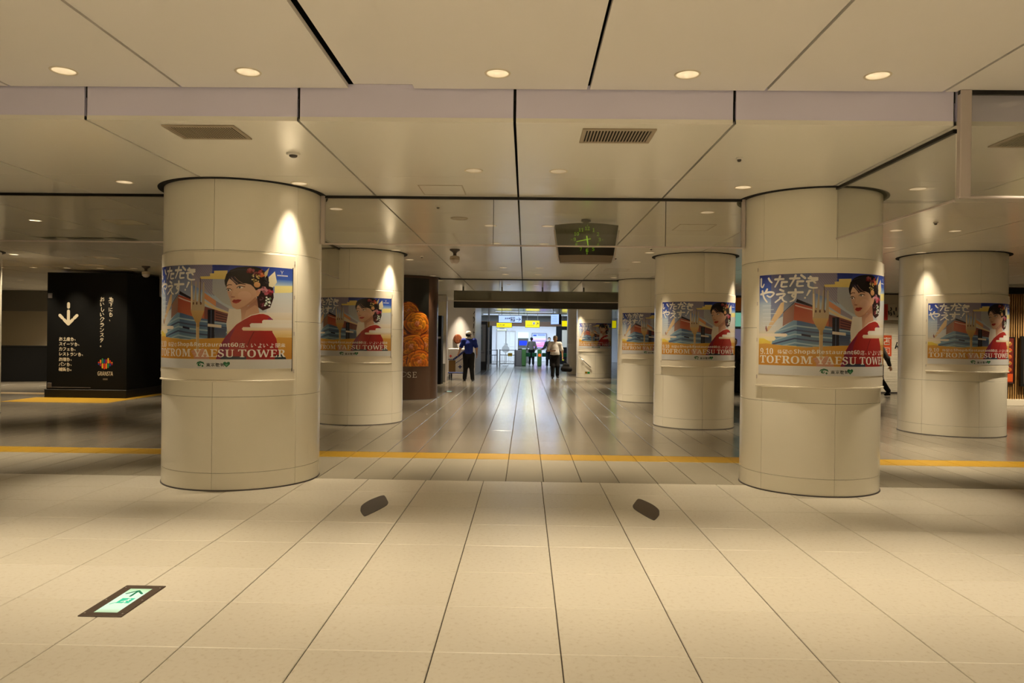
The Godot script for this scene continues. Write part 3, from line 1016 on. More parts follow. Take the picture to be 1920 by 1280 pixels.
func poster_picture() -> Texture2D:
	var p := Pic.new(2432, 1600, Color(0.62, 0.66, 0.72))
	var W := Color(0.90, 0.88, 0.84)
	# sky: deep blue at the top, paling, then yellow haze
	p.rect(0, 0, 1000, 150, Color(0.10, 0.16, 0.58), Color(0.16, 0.30, 0.72))
	p.rect(0, 150, 1000, 300, Color(0.16, 0.30, 0.72), Color(0.62, 0.70, 0.80))
	p.rect(0, 300, 1000, 560, Color(0.62, 0.70, 0.80), Color(0.78, 0.78, 0.76))
	p.rect(0, 560, 1000, 720, Color(0.80, 0.78, 0.74), Color(0.90, 0.78, 0.40))
	# tall glass towers behind the letters
	p.poly("92,0 175,0 175,420 92,480", Color(0.30, 0.30, 0.50), Color(0.50, 0.56, 0.68))
	p.poly("175,0 250,0 250,420 175,470", Color(0.36, 0.38, 0.52), Color(0.58, 0.64, 0.72))
	p.poly("250,0 372,0 372,340 250,300", Color(0.34, 0.38, 0.56), Color(0.56, 0.60, 0.72))
	p.poly("340,0 496,0 496,150 600,330 480,280 372,200", Color(0.46, 0.42, 0.54), Color(0.60, 0.58, 0.64))
	for i in 11:
		var x := 345.0 + i * 14
		p.stroke(PackedVector2Array([Vector2(x, 0), Vector2(x + 150, 300)]), 3, Color(0.38, 0.35, 0.48))
	for i in 7:
		p.stroke(PackedVector2Array([Vector2(262 + i * 15, 0), Vector2(262 + i * 15, 300)]), 2, Color(0.44, 0.48, 0.64))
	p.poly("498,115 620,115 640,420 560,360 498,270", Color(0.58, 0.60, 0.66), Color(0.66, 0.66, 0.66))
	p.poly("500,0 600,0 590,60 505,130", Color(0.08, 0.14, 0.52), Color(0.10, 0.20, 0.58))
	# stepped clouds at the top
	p.poly("419,137 419,113 482,110 482,84 507,82 507,57 590,52 580,137", Color(0.90, 0.80, 0.44), Color(0.88, 0.76, 0.36))
	# beam on the far side and the low blue base
	p.poly("161,286 182,274 177,379 72,572 57,560", Color(0.86, 0.72, 0.52), Color(0.80, 0.66, 0.48))
	p.poly("57,500 70,560 60,575 52,540", Color(0.50, 0.30, 0.32))
	p.poly("120,583 238,462 262,455 356,480 356,720 100,700", Color(0.42, 0.56, 0.70), Color(0.36, 0.52, 0.64))
	p.poly("262,455 356,482 480,520 590,560 590,716 262,716", Color(0.24, 0.36, 0.56), Color(0.34, 0.48, 0.60))
	for i in 5:
		var y := 505.0 + i * 42
		p.poly(PackedVector2Array([Vector2(130 - i * 8, y + 60), Vector2(250, y), Vector2(356, y + 22), Vector2(590, y + 52), Vector2(590, y + 66), Vector2(356, y + 36), Vector2(250, y + 14), Vector2(130 - i * 8, y + 74)]), Color(0.56, 0.68, 0.76) if i % 2 == 0 else Color(0.22, 0.26, 0.40))
	p.poly("290,590 345,605 345,625 290,610", Color(0.12, 0.12, 0.24))
	# red and orange blocks under a dark roof
	p.poly("247,292 177,385 174,518 244,458", Color(0.62, 0.42, 0.34), Color(0.56, 0.40, 0.36))
	p.poly("247,285 356,330 448,380 448,520 356,495 285,467 242,458", Color(0.66, 0.24, 0.18), Color(0.74, 0.36, 0.24))
	p.poly("250,306 300,330 355,352 355,364 300,342 250,318", Color(0.82, 0.72, 0.66))
	p.poly("261,250 356,315 356,334 254,280", Color(0.10, 0.08, 0.14))
	p.poly("177,385 247,285 243,281 172,384", Color(0.24, 0.26, 0.34))
	p.poly("436,258 521,346 521,402 440,318", Color(0.86, 0.52, 0.30), Color(0.80, 0.50, 0.34))
	p.poly("430,330 524,412 600,455 600,475 520,440 430,356", Color(0.86, 0.74, 0.52))
	p.poly("448,400 600,470 590,560 448,520", Color(0.46, 0.22, 0.22), Color(0.52, 0.28, 0.26))
	for i in 4:
		p.poly(PackedVector2Array([Vector2(520, 452 + i * 26), Vector2(594, 484 + i * 22), Vector2(594, 492 + i * 22), Vector2(520, 462 + i * 26)]), Color(0.22, 0.12, 0.18))
	p.poly("521,346 600,420 598,450 521,402", Color(0.50, 0.48, 0.58), Color(0.58, 0.54, 0.60))
	p.poly("470,430 512,430 514,716 471,716", Color(0.07, 0.07, 0.12), Color(0.10, 0.10, 0.18))
	p.poly("490,436 494,436 494,716 490,716", Color(0.30, 0.36, 0.50))
	p.poly("471,566 556,578 556,606 471,594", Color(0.84, 0.78, 0.70))
	p.poly("515,606 586,616 580,700 515,700", Color(0.20, 0.26, 0.42), Color(0.30, 0.34, 0.46))
	# pill clouds and golden ground
	p.poly("-20,590 195,590 207,604 195,622 -20,622", Color(0.88, 0.82, 0.74))
	p.poly("-20,622 120,622 130,640 118,664 -20,664", Color(0.90, 0.84, 0.66))
	p.poly("-20,640 40,640 90,672 100,705 -20,720", Color(0.92, 0.82, 0.24), Color(0.90, 0.72, 0.20))
	p.poly("-20,700 60,690 140,705 319,726 430,712 520,704 640,700 1000,660 1000,912 -20,912", Color(0.84, 0.60, 0.20), Color(0.80, 0.50, 0.10))
	# sky on the far side of her head
	p.poly("840,0 1000,0 1000,150 900,150 850,120", Color(0.10, 0.20, 0.62), Color(0.14, 0.32, 0.78))
	p.poly("858,120 1000,120 1000,190 862,190", Color(0.20, 0.40, 0.80), Color(0.76, 0.82, 0.84))
	p.poly("872,183 1000,172 1000,235 950,258 874,262", Color(0.93, 0.88, 0.52), Color(0.92, 0.86, 0.50))
	p.poly("830,258 1000,240 1000,520 820,520", Color(0.74, 0.79, 0.84), Color(0.88, 0.85, 0.82))
	p.poly("600,420 690,420 690,600 590,640 585,560", Color(0.86, 0.82, 0.78), Color(0.86, 0.81, 0.74))
	p.poly("780,450 1000,440 1000,690 780,690", Color(0.88, 0.85, 0.82), Color(0.90, 0.78, 0.52))
	# woman in a red kimono: neck, collar, robe
	var sk := Color(0.86, 0.66, 0.52)
	p.poly("668,410 713,390 756,322 768,305 772,396 782,470 728,490 687,530 674,536 672,468", Color(0.60, 0.36, 0.28), Color(0.84, 0.63, 0.50))
	p.poly("700,436 752,380 772,396 781,468 728,484 690,520", Color(0.78, 0.56, 0.43), Color(0.85, 0.64, 0.51))
	p.poly("782,455 728,476 680,528 640,585 650,592 692,540 735,494 800,470", W)
	p.poly("523,912 554,758 583,685 610,634 645,570 687,524 732,483 779,464 804,463 834,476 852,498 862,520 862,640 888,703 902,811 962,912", Color(0.72, 0.11, 0.09), Color(0.60, 0.07, 0.08), false)
	p.poly("523,912 548,790 583,690 610,640 640,600 610,700 590,912", Color(0.52, 0.07, 0.20), Color(0.46, 0.08, 0.22))
	p.stroke(PackedVector2Array([Vector2(748, 640), Vector2(728, 700), Vector2(712, 770)]), 6, Color(0.38, 0.05, 0.06))
	p.poly("835,500 850,498 866,515 862,530 830,522", Color(0.55, 0.10, 0.30))
	p.poly("560,880 702,880 704,912 548,912", Color(0.14, 0.16, 0.24))
	p.poly("880,870 930,855 950,880 961,912 880,912", Color(0.12, 0.15, 0.18))
	# hair at the back, flowers, then face, then fringe
	p.poly("740,200 860,150 868,300 846,400 800,430 772,400 764,300", Color(0.07, 0.05, 0.06), Color(0.20, 0.07, 0.08))
	p.poly("583,189 596,133 617,140 642,180 670,172 698,170 726,180 752,215 762,237 764,294 758,329 735,363 699,399 668,420 644,424 622,408 611,368 603,323 594,290 587,245", Color(0.86, 0.68, 0.56), Color(0.80, 0.58, 0.44), false)
	p.poly("735,363 699,399 668,420 650,424 690,392 730,340 754,300 760,310 758,329", Color(0.70, 0.47, 0.35))
	p.poly("588,250 603,323 612,368 622,300 606,250", Color(0.78, 0.58, 0.48))
	p.oval(690, 290, 40, 44, Color(0.88, 0.68, 0.58), Color(0.84, 0.62, 0.50))
	p.poly("758,226 778,218 786,238 782,262 770,294 762,290", Color(0.80, 0.56, 0.44), Color(0.86, 0.62, 0.48))
	# eyes, brows, nose, lips
	for e in [[598, 240, 13.0], [664, 212, 17.0]]:
		p.oval(e[0], e[1], e[2], 9, Color(0.92, 0.88, 0.86))
		p.oval(e[0] - 3, e[1], 6, 9, Color(0.09, 0.06, 0.06))
		p.oval(e[0] - 5, e[1] - 3, 1.6, 2.4, Color(0.95, 0.95, 0.95))
	p.stroke(Pic.rounded(Pic.pts("584,236 592,226 604,226 614,240")), 6, Color(0.10, 0.06, 0.07))
	p.stroke(Pic.rounded(Pic.pts("645,218 655,203 672,200 692,206")), 6, Color(0.10, 0.06, 0.07))
	p.stroke(Pic.rounded(Pic.pts("584,202 596,190 614,190")), 7, Color(0.30, 0.18, 0.15))
	p.stroke(Pic.rounded(Pic.pts("640,186 664,176 694,184")), 7, Color(0.30, 0.18, 0.15))
	p.stroke(Pic.rounded(Pic.pts("622,225 616,270 608,296 620,308")), 3, Color(0.72, 0.49, 0.39))
	p.oval(622, 306, 13, 6, Color(0.60, 0.36, 0.29))
	p.poly("617,348 628,330 640,332 652,328 674,332 656,344 634,350", Color(0.62, 0.12, 0.12))
	p.poly("617,348 634,350 656,344 674,332 658,358 640,368 624,362", Color(0.72, 0.20, 0.18), Color(0.66, 0.15, 0.14), false)
	p.stroke(Pic.rounded(Pic.pts("618,348 636,350 656,343 672,333")), 2, Color(0.35, 0.06, 0.08))
	# hair
	p.poly("571,150 582,88 606,47 648,19 697,9 746,6 783,18 819,60 840,134 838,190 813,200 775,222 757,236 744,206 726,182 698,172 670,174 642,187 617,148 600,127 588,165 582,215 574,185", Color(0.06, 0.05, 0.07), Color(0.09, 0.06, 0.07))
	p.poly("590,110 618,100 640,140 662,172 642,187 617,148", Color(0.10, 0.08, 0.16), Color(0.12, 0.08, 0.14))
	p.stroke(Pic.rounded(Pic.pts("612,120 628,150 650,176")), 5, Color(0.74, 0.54, 0.48))
	p.stroke(Pic.rounded(Pic.pts("630,110 652,146 676,168")), 4, Color(0.66, 0.46, 0.42))
	p.stroke(Pic.rounded(Pic.pts("606,60 660,40 720,50 760,110")), 5, Color(0.17, 0.15, 0.22))
	# flowers and leaves behind the ear
	p.poly("834,100 874,39 888,147 862,200 836,190", Color(0.90, 0.86, 0.74), Color(0.86, 0.82, 0.66))
	p.poly("806,62 838,6 826,80 812,110", Color(0.78, 0.70, 0.50))
	var r2 := RandomNumberGenerator.new()
	r2.seed = 77
	for f in [[722, 50, 44, Color(0.55, 0.10, 0.12)], [760, 78, 40, Color(0.42, 0.07, 0.10)], [796, 84, 34, Color(0.88, 0.36, 0.12)], [784, 50, 26, Color(0.66, 0.12, 0.12)], [838, 250, 44, Color(0.62, 0.07, 0.16)], [806, 216, 40, Color(0.78, 0.44, 0.50)], [780, 226, 22, Color(0.82, 0.56, 0.56)], [812, 142, 38, Color(0.10, 0.07, 0.09)], [792, 310, 30, Color(0.24, 0.08, 0.12)], [800, 375, 30, Color(0.40, 0.06, 0.12)], [844, 318, 20, Color(0.28, 0.40, 0.22)]]:
		for k in 13:
			var a := r2.randf() * TAU
			var d := r2.randf() * 0.7
			var c: Color = f[3]
			c = c.lightened(r2.randf() * 0.22) if r2.randf() > 0.45 else c.darkened(r2.randf() * 0.5)
			p.oval(f[0] + cos(a) * d * f[2] * 0.7, f[1] + sin(a) * d * f[2], f[2] * r2.randf_range(0.22, 0.42) * 0.7, f[2] * r2.randf_range(0.2, 0.4), c)
	for k in 26:
		p.oval(754 + r2.randf_range(-20, 24), 122 + r2.randf_range(-36, 36), 5, 6, [Color(0.80, 0.66, 0.30), Color(0.52, 0.42, 0.18), Color(0.93, 0.84, 0.56)][k % 3])
	p.oval(764, 180, 20, 28, Color(0.93, 0.68, 0.42), Color(0.84, 0.56, 0.32))
	for k in 22:
		p.oval(828 + r2.randf_range(-16, 18), 330 + r2.randf_range(-34, 50), 6, 8, [Color(0.92, 0.92, 0.90), Color(0.40, 0.52, 0.34), Color(0.80, 0.86, 0.84)][k % 3])
	# clouds over the shoulder
	p.poly("797,552 797,532 806,520 1000,516 1000,560 900,640", W, Color(0.90, 0.84, 0.74))
	p.poly("726,594 722,570 732,556 1000,548 1000,600", W)
	p.poly("684,629 676,612 684,595 1000,592 1000,625", Color(0.88, 0.82, 0.76), Color(0.88, 0.76, 0.56))
	p.poly("868,625 1000,620 1000,680 900,690 886,700", Color(0.92, 0.82, 0.60), Color(0.88, 0.70, 0.34))
	# the fork and the hand that holds it
	var gold := Color(0.78, 0.62, 0.36)
	p.poly("352,150 361,150 368,336 378,350 386,160 392,160 394,352 404,360 412,165 418,165 421,366 430,376 438,170 446,170 450,409 446,449 430,515 415,563 416,830 394,830 393,563 368,500 354,450 352,336", Color(0.66, 0.60, 0.52), gold)
	p.poly("352,440 448,440 430,515 415,563 416,600 394,600 393,563 368,500", gold, Color(0.66, 0.50, 0.26))
	p.poly("362,200 365,336 358,430 355,430 354,200", Color(0.90, 0.80, 0.62))
	p.stroke(PackedVector2Array([Vector2(420, 130), Vector2(420, 366)]), 7, Color(0.26, 0.18, 0.18))
	for x in [372, 396, 424]: p.oval(x, 372, 5, 14, Color(0.34, 0.20, 0.18))
	p.stroke(PackedVector2Array([Vector2(396, 560), Vector2(397, 830)]), 4, Color(0.90, 0.78, 0.56))
	for k in 4: p.oval(392 + k * 9, 838 + k * 20, 34, 17, Color(0.85, 0.60, 0.46), Color(0.74, 0.48, 0.37))
	p.oval(440, 838, 16, 34, Color(0.86, 0.62, 0.48), Color(0.78, 0.50, 0.38))
	p.poly("376,850 470,850 486,912 380,912", Color(0.84, 0.60, 0.47), Color(0.74, 0.48, 0.36))
	# white strip along the bottom
	p.rect(0, 908, 1000, 1000, Color(0.80, 0.80, 0.80))
	# lettering
	brush(p, "い", 0, 8, 118, 140, 20, W, false, true)
	brush(p, "た", 106, 4, 112, 150, 19, W, false, true)
	brush(p, "だ", 204, 2, 112, 150, 19, W, false, true)
	brush(p, "き", 306, 2, 100, 156, 19, W, false, true)
	brush(p, "や", -2, 128, 124, 160, 20, W, false, true)
	brush(p, "え", 110, 138, 106, 156, 19, W, false, true)
	brush(p, "す", 196, 140, 106, 150, 19, W, false, true)
	p.poly("330,160 345,165 322,222 314,220", W)
	p.oval(308, 240, 6, 9, W)
	for i in 6:
		p.rect(30, 308 + i * 40, 95 + (i % 3) * 18, 314 + i * 40, Color(0.76, 0.80, 0.84))
	letter(p, "9.10", font("Droid Serif", 700), 14, 738, 112, 800, W)
	brush(p, "待望の", 140, 748, 34, 48, 4.5, W)
	letter(p, "Shop&Restaurant60", font("Droid Sans", 700), 246, 745, 656, 800, W)
	brush(p, "店、", 662, 746, 36, 50, 4.5, W)
	brush(p, "いよいよ", 730, 746, 37, 52, 5.5, W)
	brush(p, "開業", 880, 746, 36, 50, 4.5, W)
	letter(p, "TOFROM", font("Droid Serif", 700), 12, 812, 356, 888, W)
	letter(p, "YAESU", font("Droid Serif", 700), 378, 812, 632, 888, W)
	letter(p, "TOWER", font("Droid Serif", 700), 656, 812, 952, 888, W)
	# emblem in the corner and the marks on the strip
	p.stroke(Pic.pts("914,30 922,50 930,30"), 4, W)
	p.stroke(Pic.pts("922,50 922,62"), 4, W)
	for i in 9: p.rect(890 + i * 8.4, 72, 895.5 + i * 8.4, 84, W)
	var green := Color(0.05, 0.36, 0.20)
	p.poly("397,962 404,938 424,928 446,938 452,962 440,950 424,944 408,950", green)
	p.oval(418, 962, 12, 14, green)
	p.oval(422, 960, 5, 6, Color(0.8, 0.8, 0.8))
	p.poly("432,975 440,962 447,975 440,985", green)
	brush(p, "東京建物", 462, 942, 29, 40, 4, Color(0.12, 0.13, 0.13))
	p.poly("589,984 569,954 570,936 580,931 589,941 598,931 608,936 609,954", green)
	p.poly("589,975 579,955 589,950 599,955", Color(0.30, 0.60, 0.40))
	p.im.adjust_bcs(1.08, 0.84, 0.84)  # reflection haze put into the print: contrast and colour washed out
	return p.tex(true)

func rose_picture() -> Texture2D:
	var p := Pic.new(1400, 2000, Color(0.045, 0.045, 0.04), 840, 1200)
	p.rect(0, 0, 840, 420, Color(0.04, 0.045, 0.04), Color(0.05, 0.05, 0.04))
	var r2 := RandomNumberGenerator.new()
	r2.seed = 41
	var roses := [[250, 700, 170], [420, 600, 160], [830, 700, 130], [545, 450, 140], [380, 820, 180], [150, 900, 180], [665, 620, 185], [90, 1100, 190], [330, 1060, 190], [795, 905, 170], [590, 930, 190], [820, 1140, 150], [555, 1170, 150], [705, 1130, 180]]
	for q in roses:
		p.oval(q[0], q[1], q[2], q[2] * 0.92, Color(0.50, 0.18, 0.03), Color(0.22, 0.06, 0.01), 28)
		for ring in 4:
			var rad: float = q[2] * [1.0, 0.74, 0.5, 0.3][ring]
			var n: int = [6, 5, 4, 3][ring]
			var off := r2.randf() * TAU
			for k in n:
				var a := off + TAU * k / n + r2.randf_range(-0.15, 0.15)
				var tilt := r2.randf_range(-0.3, 0.3)
				var c0 := Color(0.95, 0.60, 0.12).lerp(Color(0.84, 0.40, 0.06), r2.randf())
				# each petal: a dark root, a broad warm blade and a lighter outer lip
				for layer in 4:
					var sc: float = [1.0, 0.95, 0.82, 0.6][layer]
					var pts := PackedVector2Array()
					for s in 18:
						var b := TAU * s / 18.0
						var u := (cos(b) * 0.36 * sc + 0.58 + 0.05 * (1.0 - sc)) * rad
						var v := sin(b) * 0.62 * sc * rad * (1.0 + 0.15 * cos(b))
						pts.append(Vector2(q[0] + u * cos(a + tilt * 0.3) - v * sin(a + tilt), q[1] + (u * sin(a + tilt * 0.3) + v * cos(a + tilt)) * 0.9))
					var col: Color = [Color(0.40, 0.13, 0.02), c0.lightened(0.10), c0, c0.darkened(0.22)][layer]
					p.poly(pts, col, col.darkened(0.25))
		for k in 7:
			p.oval(q[0] + r2.randf_range(-0.12, 0.12) * q[2], q[1] + r2.randf_range(-0.12, 0.12) * q[2], q[2] * 0.08, q[2] * 0.12, Color(0.84, 0.60, 0.46), Color(0.62, 0.30, 0.16))
	p.im.resize(300, 428, Image.INTERPOLATE_LANCZOS)
	p.im.resize(900, 1284, Image.INTERPOLATE_CUBIC)
	return p.tex()

func build_columns() -> void:
	var pic := poster_picture()
	var spots := [
		[Vector3(-2.953, 0, -7.713), 0.778, "broad cream column between the black information block and the floor exit sign", "red kimono and fork poster on the broad column nearest the black block"],
		[Vector3(2.962, 0, -7.779), 0.68, "cream round column where the long glass smoke screen ends, beside brown floor plate", "red kimono and fork poster on the column that carries the long glass screen"],
		[Vector3(-2.95, 0, -13.06), 0.775, "cream round column half hidden behind the broad one, in front of the dark rose column", "red kimono poster partly hidden by the broad column, before the rose column"],
		[Vector3(2.967, 0, -13.064), 0.687, "second cream column in the row beside the hanging clock", "red kimono poster on the second column, beside the hanging clock"],
		[Vector3(2.97, 0, -18.3), 0.687, "third cream column in the row, under the end of the dark hanging beam", "red kimono poster on the third column, under the dark beam's end"],
		[Vector3(2.74, 0, -29.49), 0.7, "farthest cream column with a bright handrail mark, behind the walking man", "small far red kimono poster above the slanting handrail, behind the walking man"],
		[Vector3(7.205, 0, -12.641), 0.798, "wide cream column standing apart in front of the wooden slat wall", "red kimono poster on the lone wide column before the slat wall"]]
	for s in spots:
		column(s[2], s[0], s[1])
		wall_poster(s[3], s[0], s[1], pic)
	column("cream column cut off by the edge of the view, in front of the dark parapet", Vector3(-10.33, 0, -13.06), 0.775)
	# brown column wrapped with a rose advertisement
	column("dark brown round column wrapped in an advertisement of orange roses", Vector3(-2.94, 0, -18.2), 0.775, true)
	var ad := thing("rose_advert", "dark vertical advertisement of orange roses wrapped round the brown column", "poster", Vector3(-2.94, 0, -18.2))
	var rm := mat("rose_print", Color(1, 1, 1), 0.3)
	rm.albedo_texture = rose_picture()
	part("print", arc_panel(0.779, -62, 52, 0.80, 2.90, 0.003, true, 2.0), rm, ad)
	var lt := mat("pale_lettering", Color(0.72, 0.68, 0.62), 0.5)
	var word := "ROSE"
	for i in 4:
		if word[i] == "O": continue
		var a := deg_to_rad([-14.0, 0.0, 15.0, 24.5][i])
		part("letter", text_mesh(word[i], font("Droid Serif", 400), 0.19, 0.003), lt, ad, Vector3(sin(a), 0, cos(a)) * 0.779 + Vector3(0, 0.60, 0), Vector3(0, a, 0))
	var sw := surf()
	var pp := []
	for k in 25:
		var t := TAU * k / 24.0
		var a := deg_to_rad(2.0) + cos(t) * 0.15
		pp.append(Vector3(sin(a) * 0.780, 0.61 + sin(t) * 0.06 + cos(t) * 0.015, cos(a) * 0.780))
	tube(sw, pp, 0.004, 6)
	part("letter", fin(sw), lt, ad)
	var a2 := deg_to_rad(-13.0)
	part("letter", text_mesh("de luxe", font("Droid Serif", 400), 0.12, 0.003), lt, ad, Vector3(sin(a2), 0, cos(a2)) * 0.781 + Vector3(0, 0.46, 0), Vector3(0, a2, 0))
	# slim white column behind the far poster column, handrail mark and sticker
	var wc := thing("column", "slim white round column just behind the walking man with the bag", "column", Vector3(2.28, 0, -32.4))
	for y in [[0.0, 0.18], [0.185, 1.3], [1.305, 2.45], [2.455, H2 - 0.002]]:
		part("cladding_panel", arc_panel(0.46, -180, 180, y[0], y[1], 0.02, false, 6.0), M.poster_border, wc)
	var hr := thing("handrail", "short bright handrail slanting down the far poster column", "handrail", Vector3(2.74, 0, -29.49))
	var rail := surf()
	var rp := []
	for k in 7:
		var a := deg_to_rad(lerpf(-52, -14, k / 6.0))
		rp.append(Vector3(sin(a) * 0.76, lerpf(0.84, 0.42, k / 6.0), cos(a) * 0.76))
	tube(rail, rp, 0.022, 8)
	part("rail", fin(rail), M.chrome, hr)
	for k in [1, 5]:
		var br := surf()
		tube(br, [rp[k], rp[k] * Vector3(0.9, 1, 0.9)], 0.012, 6)
		part("bracket", fin(br), M.chrome, hr)
	var stk := thing("floor_sign", "low green and yellow notice at the foot of the far poster column", "sign", Vector3(2.74, 0, -29.49))
	part("yellow_field", arc_panel(0.706, -34, -26, 0.17, 0.25, 0.004), M.yellow_paint, stk)
	part("green_field", arc_panel(0.706, -25.5, -18, 0.17, 0.25, 0.004), mat("green_paint", Color(0.10, 0.55, 0.28), 0.5), stk)

# ------------------------------------------------------------------ glass smoke screens hung from the ceiling
func glass_screen(label: String, a: Vector3, b: Vector3, top: float, bottom: float, joints: Array) -> Node3D:
	var mid := (a + b) * 0.5
	var l := a.distance_to(b)
	var t := thing("smoke_screen", label, "glass screen", Vector3(mid.x, bottom, mid.z), atan2(-(b.z - a.z), b.x - a.x))
	var h := top - bottom
	var cuts := [-l / 2]
	for j in joints: cuts.append(-l / 2 + j)
	cuts.append(l / 2)
	for i in cuts.size() - 1:
		part("pane", box_mesh(Vector3(cuts[i + 1] - cuts[i] - 0.006, h - 0.03, 0.008), 0.001), M.smoke_glass, t, Vector3((cuts[i] + cuts[i + 1]) / 2, h / 2, 0))
		if i > 0: part("joint_bead", box_mesh(Vector3(0.006, h - 0.02, 0.012), 0.001), M.slate_grey, t, Vector3(cuts[i], h / 2, 0))
	part("top_channel", box_mesh(Vector3(l, 0.028, 0.03), 0.003), M.black_trim, t, Vector3(0, h - 0.014, 0))
	part("edge_trim", box_mesh(Vector3(l, 0.016, 0.018), 0.003), M.aluminium, t, Vector3(0, 0.008, 0))
	return t

func post(t: Node3D, x: float, h: float, w := 0.045) -> void:
	part("end_post", box_mesh(Vector3(w, h, 0.05), 0.006), M.aluminium, t, Vector3(x, h / 2, 0))

func build_barriers() -> void:
	var b := 2.445
	var s := glass_screen("clear glass smoke screen spanning the two nearest columns, before the clock", Vector3(-2.16, 0, -7.75), Vector3(2.27, 0, -7.75), H2, b, [1.81, 3.61])
	post(s, -2.2, H2 - b); post(s, 2.2, H2 - b, 0.035)
	var s2 := glass_screen("glass smoke screen running from the broad column towards the dark parapet side", Vector3(-9.2, 0, -7.75), Vector3(-3.74, 0, -7.75), H2, b, [1.0, 3.2])
	var s3 := glass_screen("glass smoke screen running from the poster column up to the ceiling step", Vector3(2.95, 0, -7.09), Vector3(2.95, 0, -5.16), H2, b + 0.015, [])
	var s4 := glass_screen("glass smoke screen under the raised ceiling, with a thick metal corner post", Vector3(2.9, 0, -5.04), Vector3(8.6, 0, -5.04), H1, b + 0.015, [1.9, 3.8])
	post(s4, -2.81, H1 - b - 0.015, 0.075)
	glass_screen("glass smoke screen above the dark hanging beam, between the rose column and third column", Vector3(-2.16, 0, -18.3), Vector3(2.28, 0, -18.3), H2, 2.40, [1.5, 3.0])
	glass_screen("short glass smoke screen ending at the half hidden column", Vector3(-3.13, 0, -12.3), Vector3(-3.13, 0, -8.5), H2, b, [1.9])
	var s5 := glass_screen("glass smoke screen beside the black information block", Vector3(-9.13, 0, -18.36), Vector3(-3.72, 0, -18.36), H2, 2.43, [1.8, 3.6])
	post(s5, -2.73, H2 - 2.43, 0.03)

